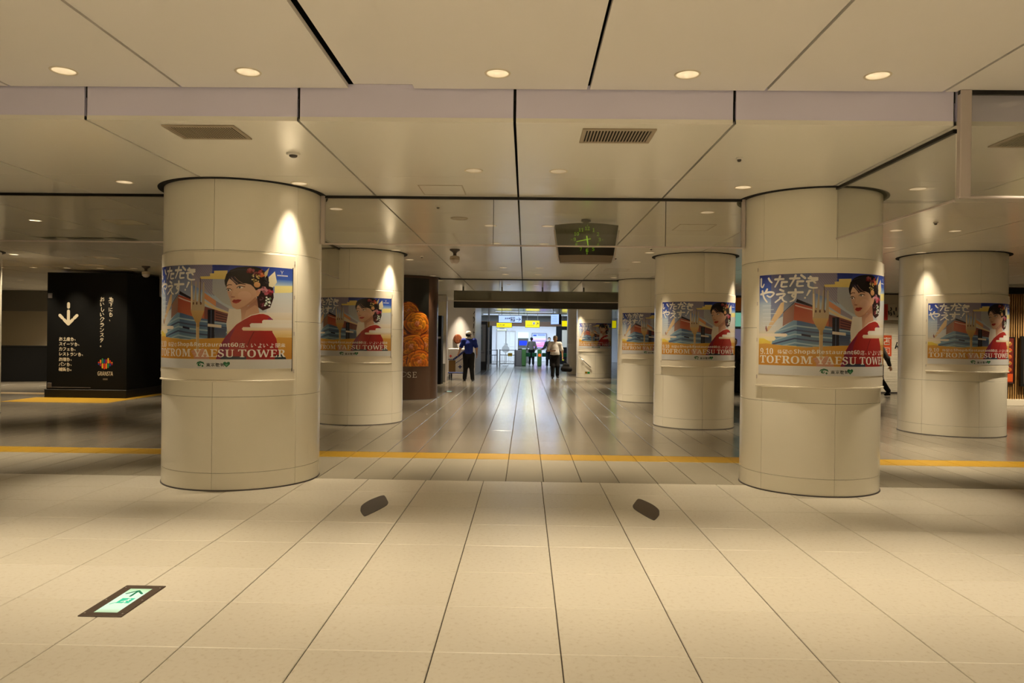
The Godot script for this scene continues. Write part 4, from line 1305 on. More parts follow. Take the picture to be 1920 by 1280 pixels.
# ------------------------------------------------------------------ recessed downlights
func lamp_list() -> void:
	var side := "the floor exit sign's side"
	for q in [[-4.2, "outermost downlight of the raised ceiling, beyond the broad column"], [-3.03, "recessed downlight of the raised ceiling, first of five from %s" % side], [-1.82, "recessed downlight of the raised ceiling, second of five, just before the deep ceiling groove"], [-0.2, "recessed downlight of the raised ceiling, third of five, just past the deep ceiling groove"], [1.02, "recessed downlight of the raised ceiling, fourth of five, above the second floor plate"], [2.23, "recessed downlight of the raised ceiling, last of five, nearest the corner post"], [3.42, "outermost downlight of the raised ceiling, beyond the metal corner post"]]:
		lamp_spots.append([q[0], -4.77, H1, 0.76, q[1], "downlights of the raised ceiling", 29.5])
	for z in [-2.4, 0.6, 3.4]:  # out of view; wide beams placed to light the columns and near floor
		for x in [-3.03, 0.41 - 0.6, 3.42] if z < 0.0 else [-1.82, 2.23]:
			lamp_spots.append([x, z, H1, 0.38 if z < 0.0 else 1.5, "unseen recessed downlight over the cream floor, placed to light the columns", "unseen downlights around the viewer", 60.0 if z < 0.0 else 76.0])
	var who := {-7.15: ["broad column", "column with the glass screen", "before"], -8.55: ["broad column", "column with the glass screen", "behind"], -12.5: ["half hidden column", "second poster column", "before"], -14.0: ["half hidden column", "second poster column", "behind"], -17.55: ["rose column", "third poster column", "before"], -19.0: ["rose column", "third poster column", "behind"]}
	for z in who:
		for k in 2:
			lamp_spots.append([[-2.215, 2.075][k], z, H2, 0.62 if z > -8.0 else 0.75, "lit downlight on the corridor side of the %s, just %s it" % [who[z][k], who[z][2]], "downlights along the columns"])
	for z in [-24.0, -28.9]:
		lamp_spots.append([-2.215, z, H2, 1.3, "lit downlight past the dark hanging beam, %s the white angled wall" % ["before" if z > -25.0 else "close to"], "far corridor downlights"])
		lamp_spots.append([1.8, z, H2, 1.3, "lit downlight past the dark hanging beam, %s the far poster column" % ["before" if z > -25.0 else "beside"], "far corridor downlights"])
	for q in [[-3.93, -7.15, "downlight before the broad column, on its dark hall side"], [3.74, -7.15, "downlight behind the long glass screen, above the poster column's outer side"], [-3.93, -12.55, "downlight before the half hidden column, on its dark hall side"], [3.74, -12.55, "downlight before the second poster column, on its shop side"]]:
		lamp_spots.append([q[0], q[1], H2, 0.8, q[2], "downlights along the columns"])
	var near := {-6.54: "nearest pair, between vent and glass screen", -9.7: "pair level with the clock", -11.5: "pair just behind the clock", -15.35: "pair before the dark ceiling joint", -16.95: "pair past the dark ceiling joint", -20.1: "pair before the hanging beam", -23.5: "pair behind the hanging beam"}
	for z in near:
		for k in 2:
			lamp_spots.append([[-0.476, 0.273][k], z, H2, 0.08 if z > -7.0 else 0.85, "small corridor downlight, %s, on the %s side" % [near[z], ["rose column", "clock"][k]], "downlights along the corridor's middle", 40.0 if z > -7.0 else (45.5 if z > -10.0 else 58.0)])
	for q in [[1.06, -20.0, "small corridor downlight before the hanging beam, alone beyond the clock side pair"], [-0.476, -26.6, "corridor downlight past the hanging beam, on the cart's side"], [1.06, -26.4, "corridor downlight past the hanging beam, before the walking man"], [2.0, -27.9, "corridor downlight right before the far poster column"], [0.3, -31.0, "corridor downlight just behind the walking man"], [-2.4, -26.2, "corridor downlight above the cart"]]:
		lamp_spots.append([q[0], q[1], H2, 1.3, q[2], "far corridor downlights"])  # lamps past the beam are out of view, placed to light people and column
	var row := ["first", "second", "third", "fourth", "last"]
	for q in [[-6.47, -9.62, "dim downlight right behind the side glass screen, alone"], [-7.22, -11.36, "dim downlight over the dark hall, farther from the broad column of two alike"], [-6.48, -11.37, "dim downlight over the dark hall, nearer the broad column of two alike"], [-9.68, -13.8, "dim downlight next to the column cut off by the view's edge"], [-14.12, -20.4, "dim downlight above the black parapet", 2.5], [-13.0, -24.7, "unseen downlight placed to light the beige rear wall, past the black parapet", 3.2], [-14.6, -24.7, "unseen downlight placed to light the beige rear wall, farther along the black parapet", 3.2], [-5.3, -14.0, "dim downlight hidden behind the broad column over the dark hall"]]:
		lamp_spots.append([q[0], q[1], H2, q[3] if q.size() > 3 else 1.6, q[2], "downlights over the dark side hall", 62.0 if q.size() > 3 else 44.9])  # rear wall lamps are out of view, placed to wash the beige wall
	for k in 5:
		lamp_spots.append([-11.89 + k * 0.762, -16.5, H2, 0.7, "dim downlight, %s of five in the row before the black block, counted from the parapet" % row[k], "downlights over the dark side hall"])
	for q in [[10.6, -20.6, "lit downlight before the closed roller shutter", 2.6], [12.2, -16.9, "lit downlight before the wooden slat wall", 2.0], [4.84, -9.78, "lit downlight behind the corner post's glass, nearer the corridor of two alike"], [5.6, -9.78, "lit downlight behind the corner post's glass, nearer the lone column of two alike"], [5.6, -11.52, "lit downlight before the lone wide column, above its corridor side"], [6.4, -12.1, "lit downlight close against the lone wide column", 0.5, 25.0], [8.2, -11.6, "lit downlight on the lone wide column's far side"], [6.4, -13.9, "lit downlight just behind the lone wide column"], [8.2, -20.0, "lit downlight between the lone column and the booth"], [5.3, -18.9, "lit downlight before the orange headed booth"]]:
		lamp_spots.append([q[0], q[1], H2, q[3] if q.size() > 3 else 1.3, q[2], "downlights towards the shops", (q[4] if q.size() > 4 else 66.0) if q.size() > 3 else 36.0])  # shutter and slat wall lamps are out of view, placed to light them

func build_lamps() -> void:
	var chrome := mat("reflector", Color(0.92, 0.90, 0.86), 0.28, 0.65)
	var trim := mat("lamp_trim", Color(0.83, 0.79, 0.70), 0.35)
	var on := glow("lamp_glow", lit, 9.0)
	var dim := glow("lamp_glow_dim", lit, 4.0)
	var rs := surf()
	lathe(rs, [Vector2(0.070, 0.0), Vector2(0.066, 0.03), Vector2(0.056, 0.06), Vector2(0.044, 0.082)], 28, Vector3.ZERO, true)
	var refl := fin(rs)
	var ts := surf()
	lathe(ts, [Vector2(0.070, 0.0), Vector2(0.073, -0.0035), Vector2(0.082, -0.0035), Vector2(0.085, 0.0)], 32)
	var ring := fin(ts)
	var bs := surf()
	lathe(bs, [Vector2(0.0, 0.079), Vector2(0.043, 0.083), Vector2(0.0, 0.088)], 10)
	var bulb := fin(bs)
	for l in lamp_spots:
		var t := thing("downlight", l[4], "downlight", Vector3(l[0], l[2], l[1]), 0.0, l[5])
		part("trim_ring", ring, trim, t)
		var cone := part("reflector", refl, chrome, t)
		part("lamp", bulb, on if l[3] > 0.4 else dim, cone)
		var sp := SpotLight3D.new()
		sp.name = "light"
		sp.light_color = lit
		sp.light_energy = LIGHT * l[3]
		sp.light_size = 0.035
		sp.spot_angle = l[6] if l.size() > 6 else (35.0 if l[2] > 3.1 else (25.0 if str(l[5]).ends_with("columns") else 36.0))
		sp.spot_angle_attenuation = 1.0
		sp.spot_range = 30.0
		sp.spot_attenuation = 2.0
		sp.shadow_enabled = true
		t.add_child(sp)
		sp.position = Vector3(0, 0.07 if sp.spot_angle < 45.0 else 0.004, 0)
		sp.rotation.x = -PI / 2

# ------------------------------------------------------------------ vents, hatches, detectors
func vent(label: String, at: Vector3, w: float, d: float, n: int) -> Node3D:
	var t := thing("ceiling_vent", label, "vent", at, 0.0, "ceiling vents")
	part("frame", frame_mesh(w, d, 0.03, 0.012), M.grille_paint, t, Vector3.ZERO, Vector3(PI / 2, 0, 0))
	part("duct", box_mesh(Vector3(w - 0.05, 0.004, d - 0.05), 0.0, Vector3(0, -0.002, 0)), M.black_gap, t)
	var sl := surf()
	var y := Basis(Vector3(0, 0, 1), 0.0)
	box(sl, Vector3.ZERO, Vector3(0.010, 0.002, d - 0.06), 0.0, y)
	var m := fin(sl)
	for i in n:
		part("slat", m, M.grille_paint, t, Vector3(lerpf(-w / 2 + 0.045, w / 2 - 0.045, float(i) / (n - 1)), -0.009, 0))
	return t

func hatch(label: String, at: Vector3, w: float, d: float, bright := false) -> void:
	var t := thing("access_hatch", label, "hatch", at, 0.0, "ceiling hatches")
	part("frame", frame_mesh(w, d, 0.008, 0.004, 0.001), M.grille_paint, t, Vector3.ZERO, Vector3(PI / 2, 0, 0))
	part("panel", box_mesh(Vector3(w - 0.024, 0.003, d - 0.024), 0.001, Vector3(0, -0.0015, 0)), M.poster_border if bright else M.ceiling_gloss, t)

func build_ceiling_things() -> void:
	vent("slatted ceiling vent nearest the broad column, below the raised ceiling's step", Vector3(-2.335, H2, -5.36), 0.52, 0.35, 24)
	vent("slatted ceiling vent over the corridor's middle, nearest the clock", Vector3(0.645, H2, -5.38), 0.52, 0.36, 20)
	vent("slatted ceiling vent seen through the glass screen with the corner post", Vector3(3.7, H2, -5.42), 0.52, 0.36, 20)
	hatch("flush ceiling hatch before the glass screen, between vent and clock", Vector3(-0.848, H2, -7.4), 0.437, 0.46)
	hatch("flush ceiling hatch beside the clock, near the second poster column", Vector3(2.18, H2, -9.69), 0.47, 0.53)
	hatch("pale ceiling hatch above the black block, behind the glass screen", Vector3(-5.31, H2, -9.7), 0.42, 0.4, true)
	hatch("flush ceiling hatch above the second poster column's far side", Vector3(1.9, H2, -15.6), 0.5, 0.5)
	hatch("flush ceiling hatch past the dark ceiling joint", Vector3(1.85, H2, -17.0), 0.5, 0.5)
	hatch("pale ceiling hatch farther back over the black block", Vector3(-8.2, H2, -14.2), 0.5, 0.45, true)
	hatch("pale ceiling hatch right over the black block's front edge", Vector3(-9.35, H2, -15.75), 0.5, 0.4, true)
	var dets := [[Vector3(-1.906, H2, -5.985), "round ceiling detector beside the vent near the broad column"], [Vector3(1.71, H2, -6.01), "tiny ceiling detector above the glass screen's column"], [Vector3(2.0, H2, -11.9), "tiny ceiling detector behind the clock, near the second column"], [Vector3(-1.9, H2, -13.4), "tiny ceiling detector near the half hidden column"], [Vector3(4.98, H2, -9.1), "tiny ceiling detector towards the lone wide column"], [Vector3(-1.0, H2, -8.3), "tiny ceiling detector just behind the glass screen"], [Vector3(1.6, H2, -13.3), "tiny ceiling detector before the dark joint near the third column"]]
	for i in dets.size():
		var t := thing("smoke_detector", dets[i][1], "detector", dets[i][0], 0.0, "ceiling detectors")
		var k := 1.0 if i == 0 else 0.5
		var b := surf()
		lathe(b, [Vector2(0.0, 0.0), Vector2(0.055 * k, 0.0), Vector2(0.055 * k, -0.008), Vector2(0.046 * k, -0.014), Vector2(0.0, -0.014)], 24)
		part("base", fin(b), M.white_plastic, t)
		var h := surf()
		lathe(h, [Vector2(0.034 * k, -0.013), Vector2(0.03 * k, -0.026), Vector2(0.018 * k, -0.032), Vector2(0.0, -0.033)], 24)
		part("sensor", fin(h), M.slate_grey, t)
	var sp := thing("ceiling_speaker", "flat round ceiling speaker behind the glass screen", "speaker", Vector3(-0.836, H2, -9.126))
	var g := surf()
	lathe(g, [Vector2(0.0, -0.008), Vector2(0.085, -0.008), Vector2(0.092, -0.004)], 32)
	part("grille", fin(g), M.grille_paint, sp)
	var r := surf()
	lathe(r, [Vector2(0.09, -0.003), Vector2(0.097, -0.010), Vector2(0.105, -0.008), Vector2(0.108, 0.0)], 32)
	part("rim", fin(r), M.grille_paint, sp)
	for q in [[Vector3(-1.193, H2, -12.3), "squat grey security camera hanging behind the glass screen, over the corridor"], [Vector3(-8.25, H2, -15.9), "dome security camera hanging in front of the black information block"]]:
		var c := thing("security_camera", q[1], "camera", q[0])
		var m := surf()
		lathe(m, [Vector2(0.0, 0.0), Vector2(0.085, 0.0), Vector2(0.085, -0.02), Vector2(0.04, -0.05), Vector2(0.028, -0.07), Vector2(0.028, -0.11)], 20)
		part("mount", fin(m), M.slate_grey, c)
		var hs := surf()
		lathe(hs, [Vector2(0.028, -0.105), Vector2(0.075, -0.12), Vector2(0.085, -0.15), Vector2(0.08, -0.18)], 20)
		part("housing", fin(hs), M.grille_paint, c)
		var d := surf()
		lathe(d, [Vector2(0.078, -0.178), Vector2(0.07, -0.21), Vector2(0.045, -0.235), Vector2(0.0, -0.245)], 20)
		part("dome", fin(d), M.aluminium, c)

# ------------------------------------------------------------------ the hanging clock
func build_clock() -> void:
	var t := thing("hanging_clock", "dark hanging clock with glowing green numerals behind the glass screen", "clock", Vector3(0.735, 2.43, -9.2), 0.0)
	# tapered body with a gently bowed face
	var wt := 0.39
	var wb := 0.335
	var top := 0.455
	var low := 0.085
	var body := surf()
	var n := 16
	var dpt := func(u: float) -> float: return 0.15 - 0.05 * u * u
	for s in [-1.0, 1.0]:
		for i in n:
			var u0 := lerpf(-1, 1, float(i) / n)
			var u1 := lerpf(-1, 1, float(i + 1) / n)
			body.set_smooth_group(1 if s > 0 else 2)
			quad(body, Vector3(u0 * wb, low, s * dpt.call(u0)), Vector3(u1 * wb, low, s * dpt.call(u1)), Vector3(u1 * wt, top + 0.02 * (1 - u1 * u1), s * dpt.call(u1)), Vector3(u0 * wt, top + 0.02 * (1 - u0 * u0), s * dpt.call(u0)), Vector3(0, 0, s))
	body.set_smooth_group(-1)
	for s in [-1.0, 1.0]:
		quad(body, Vector3(s * wb, low, -0.1), Vector3(s * wb, low, 0.1), Vector3(s * wt, top, 0.1), Vector3(s * wt, top, -0.1), Vector3(s, 0, 0))
	for i in n:
		var u0 := lerpf(-1, 1, float(i) / n)
		var u1 := lerpf(-1, 1, float(i + 1) / n)
		quad(body, Vector3(u0 * wt, top + 0.02 * (1 - u0 * u0), -dpt.call(u0)), Vector3(u1 * wt, top + 0.02 * (1 - u1 * u1), -dpt.call(u1)), Vector3(u1 * wt, top + 0.02 * (1 - u1 * u1), dpt.call(u1)), Vector3(u0 * wt, top + 0.02 * (1 - u0 * u0), dpt.call(u0)), Vector3.UP)
	part("case", fin(body), mat("clock_face", Color(0.13, 0.12, 0.09), 0.3), t)
	var foot := surf()
	for s in [-1.0, 1.0]:
		for i in n:
			var u0 := lerpf(-1, 1, float(i) / n)
			var u1 := lerpf(-1, 1, float(i + 1) / n)
			quad(foot, Vector3(u0 * wb, low - 0.001, s * dpt.call(u0)), Vector3(u1 * wb, low - 0.001, s * dpt.call(u1)), Vector3(u1 * wb * 0.93, 0.0, s * (dpt.call(u1) - 0.03)), Vector3(u0 * wb * 0.93, 0.0, s * (dpt.call(u0) - 0.03)), Vector3(0, -0.3, s))
	for i in n:
		var u0 := lerpf(-1, 1, float(i) / n)
		var u1 := lerpf(-1, 1, float(i + 1) / n)
		quad(foot, Vector3(u0 * wb * 0.93, 0, -dpt.call(u0) + 0.03), Vector3(u1 * wb * 0.93, 0, -dpt.call(u1) + 0.03), Vector3(u1 * wb * 0.93, 0, dpt.call(u1) - 0.03), Vector3(u0 * wb * 0.93, 0, dpt.call(u0) - 0.03), Vector3.DOWN)
	for s in [-1.0, 1.0]:
		quad(foot, Vector3(s * wb, low, -0.1), Vector3(s * wb, low, 0.1), Vector3(s * wb * 0.93, 0, 0.07), Vector3(s * wb * 0.93, 0, -0.07), Vector3(s, -0.3, 0))
	part("bottom_skirt", fin(foot), mat("clock_skirt", Color(0.47, 0.42, 0.36), 0.5), t)
	for s in [-1.0, 1.0]:
		var sb := surf()
		bar(sb, Vector3(s * (wb + 0.006), low - 0.07, 0.08), Vector3(s * (wt + 0.006), top - 0.06, 0.1), 0.014, 0.03)
		part("side_rail", fin(sb), M.aluminium, t)
	var hg := surf()
	lathe(hg, [Vector2(0.0, 0.53), Vector2(0.06, 0.53), Vector2(0.06, 0.515), Vector2(0.03, 0.50), Vector2(0.03, 0.485), Vector2(0.055, 0.475), Vector2(0.06, 0.46)], 20)
	part("hanger", fin(hg), M.slate_grey, t)
	var green := glow("green_glow", Color(0.50, 0.70, 0.06), 0.42)
	var hands := glow("green_hand_glow", Color(0.55, 0.72, 0.08), 0.5)
	var c := Vector3(0.005, 0.272, 0.0)
	for i in range(1, 13):
		var a := TAU * i / 12.0
		var x := sin(a) * 0.152 + c.x
		var y := cos(a) * 0.135 + c.y
		var u := x / wt
		part("numeral", text_mesh(str(i), font("Droid Serif", 400), 0.058, 0.003), green, t, Vector3(x, y, dpt.call(u) + 0.003))
	for i in 12:
		var a := TAU * i / 12.0
		if i % 3: continue
		part("minute_mark", box_mesh(Vector3(0.006, 0.014, 0.003), 0.001), green, t, Vector3(sin(a) * 0.19 + c.x, cos(a) * 0.172 + c.y, dpt.call(sin(a) * 0.19 / wt) + 0.002), Vector3(0, 0, -a))
	var z0 := 0.156
	for hnd in [["hour_hand", (5.0 + 43.0 / 60.0) / 12.0 * TAU, 0.10, 0.012], ["minute_hand", 43.0 / 60.0 * TAU, 0.135, 0.009]]:
		var st := surf()
		var d := Vector3(sin(hnd[1]), cos(hnd[1]), 0)
		bar(st, c - d * 0.045, c + d * hnd[2], hnd[3], 0.003)
		part(hnd[0], fin(st), hands, t, Vector3(0, 0, z0))
		z0 += 0.004
	var ln := OmniLight3D.new()
	ln.name = "light"
	ln.light_color = Color(0.5, 0.85, 0.1)
	ln.light_energy = 0.0015
	ln.light_size = 0.05
	ln.omni_range = 20.0
	ln.omni_attenuation = 2.0
	ln.shadow_enabled = true
	t.add_child(ln)
	ln.position = Vector3(0, 0.272, 0.2)

# ------------------------------------------------------------------ things let into the floor
func build_floor_things() -> void:
	var e := thing("floor_exit_sign", "lit green and white exit sign with a dark frame let into the cream floor", "exit sign", Vector3(-2.2, 0.0, -4.045))
	part("frame", frame_mesh(0.232, 0.478, 0.053, 0.006, 0.002), M.dark_bronze, e, Vector3(0, 0.0, 0), Vector3(-PI / 2, 0, 0))
	var p := Pic.new(256, 768, Color(0.74, 0.88, 0.86), 100, 300)
	p.rect(0, 0, 100, 60, Color(0.62, 0.78, 0.66), Color(0.72, 0.88, 0.82))
	p.rect(0, 250, 100, 300, Color(0.74, 0.88, 0.86), Color(0.62, 0.76, 0.66))
	var g := Color(0.02, 0.42, 0.30)
	p.stroke(Pic.pts("50,28 50,100"), 11, g)
	p.stroke(Pic.pts("16,66 50,26 84,66"), 11, g)
	var g2 := Color(0.22, 0.72, 0.60)
	p.rect(30, 124, 86, 186, g2)
	p.oval(66, 136, 6, 7, Color(0.8, 0.93, 0.9))
	p.stroke(Pic.pts("64,145 54,162 44,172"), 7, Color(0.8, 0.93, 0.9))
	p.stroke(Pic.pts("62,148 74,158"), 4, Color(0.8, 0.93, 0.9))
	p.stroke(Pic.pts("54,162 66,170 62,184"), 5, Color(0.8, 0.93, 0.9))
	p.stroke(Pic.pts("44,172 26,182 14,200"), 6, g2)
	var tex := p.tex()
	var m := mat("exit_glass", Color(1, 1, 1), 0.2)
	m.albedo_texture = tex
	m.emission_enabled = true
	m.emission_texture = tex
	m.emission_operator = BaseMaterial3D.EMISSION_OP_MULTIPLY
	m.emission = Color(1, 1, 1)
	m.emission_energy_multiplier = 0.3
	part("lit_glass", sheet(0.128, 0.374, 0.004), m, e, Vector3(0, 0.0, 0), Vector3(-PI / 2, 0, 0))
	var scs := surf()
	lathe(scs, [Vector2(0.0, 0.0015), Vector2(0.004, 0.001), Vector2(0.005, 0.0)], 10)
	var sm := fin(scs)
	for x in [-0.1, 0.1]:
		for z in [-0.2, 0.0, 0.2]:
			part("screw", sm, M.steel, e, Vector3(x, 0.006, z))
	var l := AreaLight3D.new()
	l.name = "light"
	l.area_size = Vector2(0.12, 0.36)
	l.light_color = Color(0.75, 1.0, 0.92)
	l.light_energy = 0.03
	l.shadow_enabled = true
	l.area_range = 20.0
	e.add_child(l)
	l.position = Vector3(0, 0.012, 0)
	l.rotation.x = PI / 2
	twin(e, "small green floor exit sign beyond the rose column, before the narrow black cabinet", Vector3(-2.1, 0.0, -20.5))
	# two long rounded cover plates for bollard sockets
	var cov := func(label: String, at: Vector3, turn: float, mm: Material) -> void:
		var t := thing("floor_plate", label, "floor plate", at)
		var plan := PackedVector2Array()
		plan = Pic.rounded(Pic.pts("-0.084,0.172 -0.06,0.26 -0.01,0.385 0.01,0.375 0.06,0.2 0.098,0.02 0.097,-0.1 0.07,-0.2 0.02,-0.36 -0.005,-0.395 -0.04,-0.32 -0.085,-0.17 -0.105,0.015"), true)
		if turn > 0.0:
			for k in plan.size(): plan[k].x = -plan[k].x
		var st := surf()
		prism(st, plan, 0.0, 0.005)
		part("plate", fin(st), mm, t)
		var rim := surf()
		for k in plan.size():
			var a := plan[k]; var b := plan[(k + 1) % plan.size()]
			bar(rim, Vector3(a.x, 0.002, a.y), Vector3(b.x, 0.002, b.y), 0.006, 0.007)
		part("rim", fin(rim), M.slate_grey, t)
	cov.call("dark grey long rounded plate in the cream floor, nearest the broad column", Vector3(-1.305, 0.0, -6.465), 0.0, M.slate_grey)
	cov.call("dark brown long rounded plate in the cream floor, nearest the glass screen's column", Vector3(1.073, 0.0, -6.49), 1.0, M.dark_bronze)
	# yellow warning area round the black block
	var y := thing("floor_marking", "yellow floor strips laid round the foot of the black block", "floor marking", Vector3(-10.1, 0, -16.3))
	part("strip", box_mesh(Vector3(2.32, 0.004, 1.2), 0.001, Vector3(0.0, 0.002, 0.05)), M.yellow_paint, y)
	part("strip", box_mesh(Vector3(0.26, 0.004, 2.6), 0.001, Vector3(1.03, 0.002, -1.9)), M.yellow_paint, y)
	part("strip", box_mesh(Vector3(6.5, 0.004, 0.5), 0.001, Vector3(-4.5, 0.002, -1.65)), M.yellow_paint, y)

# ------------------------------------------------------------------ black information block
func build_kiosk() -> void:
	var at := Vector3(-10.13, 0, -18.9)
	var t := thing("information_block", "tall black block with a white down arrow and white writing", "display block", at)
	var w := 1.86
	part("body", box_mesh(Vector3(w, 2.70, 4.0), 0.008, Vector3(0, 1.54, 0)), M.black_panel, t)
	part("plinth", box_mesh(Vector3(w + 0.05, 0.19, 4.06), 0.005, Vector3(-0.01, 0.095, 0)), M.black_trim, t)
	for y in [0.28, 2.35]:
		part("hinge", box_mesh(Vector3(0.1, 0.12, 0.02), 0.004), M.slate_grey, t, Vector3(-w / 2 + 0.07, y, 2.005))
	part("door_edge", box_mesh(Vector3(1.0, 0.012, 0.012), 0.002), M.slate_grey, t, Vector3(-0.4, 0.235, 2.004))
	var P := Pic.new(1024, 1484, Color(0.05, 0.048, 0.046), 1860, 2700)
	var wh := Color(0.80, 0.76, 0.66)
	var fy := func(y: float) -> float: return (2.89 - y) * 1000.0
	var fx := func(x: float) -> float: return (x + 10.13 + 0.93) * 1000.0
	# arrow made of short bars
	var ax: float = fx.call(-10.565)
	P.stroke(PackedVector2Array([Vector2(ax, fy.call(2.17)), Vector2(ax, fy.call(2.09))]), 72, wh)
	P.stroke(PackedVector2Array([Vector2(ax, fy.call(2.0)), Vector2(ax, fy.call(1.71))]), 72, wh)
	for s in [-1.0, 1.0]:
		P.stroke(PackedVector2Array([Vector2(ax + s * 200, fy.call(1.90)), Vector2(ax + s * 140, fy.call(1.84))]), 72, wh)
		P.stroke(PackedVector2Array([Vector2(ax + s * 100, fy.call(1.80)), Vector2(ax, fy.call(1.70))]), 72, wh)
	var rows := ["お土産も、", "スイーツも、", "カフェも、", "レストランも、", "お酒も、", "パンも、", "雑貨も。"]
	for i in rows.size():
		brush(P, rows[i], fx.call(-10.78), fy.call(1.40) + i * 117, 88, 92, 15, wh)
	brush(P, "おいしいグランスタ。", fx.call(-9.83), fy.call(2.34), 112, 118, 15, wh, true)
	brush(P, "地下にも、", fx.call(-9.63), fy.call(2.34), 108, 116, 13, wh, true)
	# coloured mark of upright lozenges over its name
	var cols := [Color(0.80, 0.20, 0.14), Color(0.90, 0.52, 0.16), Color(0.20, 0.50, 0.28), Color(0.16, 0.26, 0.54), Color(0.62, 0.12, 0.30), Color(0.86, 0.66, 0.20)]
	var cx: float = fx.call(-9.69)
	for i in 8:
		var x := cx - 155.0 + i * 44
		var up: float = [40, 90, 120, 100, 100, 130, 80, 40][i]
		var dn: float = [40, 70, 120, 140, 130, 110, 70, 40][i]
		P.stroke(PackedVector2Array([Vector2(x, fy.call(0.80) - up + 20), Vector2(x, fy.call(0.80) - 14)]), 36, cols[i % 6])
		P.stroke(PackedVector2Array([Vector2(x, fy.call(0.80) + 14), Vector2(x, fy.call(0.80) + dn - 20)]), 36, cols[(i + 3) % 6])
	letter(P, "GRANSTA", font("Droid Sans", 700), cx - 180, fy.call(0.615), cx + 180, fy.call(0.515), wh)
	P.rect(cx - 55, fy.call(0.455), cx + 55, fy.call(0.415), Color(0.40, 0.38, 0.33))
	var m := mat("block_print", Color(1, 1, 1), 0.6, 0.0, 0.3)
	m.albedo_texture = P.tex()
	part("front_print", sheet(w - 0.002, 2.698, 0.003), m, t, Vector3(0, 1.54, 2.0))
	# low black parapet with the light wall behind it
	var q := thing("parapet", "low black parapet wall reaching from the black block to the hall's side", "parapet", Vector3(-14.7, 0, -22.7), 0.45)
	part("panel", box_mesh(Vector3(7.6, 1.06, 0.2), 0.008, Vector3(0, 0.53, 0)), M.black_panel, q)
	part("coping", box_mesh(Vector3(7.6, 0.04, 0.24), 0.006, Vector3(0, 1.08, 0)), M.black_trim, q)
	var sc := thing("wall_screen", "small bluish lit screen peeping out beside the black block", "screen", Vector3(-11.9, 2.2, -19.0))
	part("case", box_mesh(Vector3(0.3, 0.42, 0.06), 0.006, Vector3(0, 0.21, 0)), M.black_trim, sc)
	part("display", sheet(0.26, 0.38, 0.003), glow("screen_blue", Color(0.35, 0.45, 0.75), 0.3), sc, Vector3(0, 0.21, 0.03))
	part("hanger_rod", box_mesh(Vector3(0.03, H2 - 2.62, 0.03), 0.004, Vector3(0, 0.42 + (H2 - 2.62) / 2, 0)), M.slate_grey, sc)

# ------------------------------------------------------------------ corridor beyond the columns
func hung_sign(called: String, label: String, cat: String, at: Vector3, w: float, h: float, d: float, tex: Texture2D, e: float, lightc: Color, turn := 0.0, body: Material = null) -> Node3D:
	var t := thing(called, label, cat, at, turn)
	var case := part("case", box_mesh(Vector3(w, h, d), 0.008), body if body else M.slate_grey, t)
	var m := StandardMaterial3D.new()
	m.resource_name = called + "_print"
	m.albedo_texture = tex
	m.roughness = 0.35
	m.emission_enabled = true
	m.emission_texture = tex
	m.emission_operator = BaseMaterial3D.EMISSION_OP_MULTIPLY
	m.emission = Color(1, 1, 1)
	m.emission_energy_multiplier = e
	part("lit_face", sheet(w - 0.03, h - 0.03, 0.004), m, case, Vector3(0, 0, d / 2))
	for s in [-1.0, 1.0]:
		part("hanger_rod", box_mesh(Vector3(0.025, H2 - at.y - h / 2, 0.025), 0.003), M.steel, t, Vector3(s * w * 0.36, h / 2 + (H2 - at.y - h / 2) / 2, 0))
	var l := AreaLight3D.new()
	l.name = "light"
	l.area_size = Vector2(w * 0.9, h * 0.9)
	l.light_color = lightc
	l.light_energy = e * w * h * 0.9
	l.shadow_enabled = true
	l.area_range = 30.0
	t.add_child(l)
	l.position = Vector3(0, 0, d / 2 + 0.03)
	l.rotation.y = PI
	return t

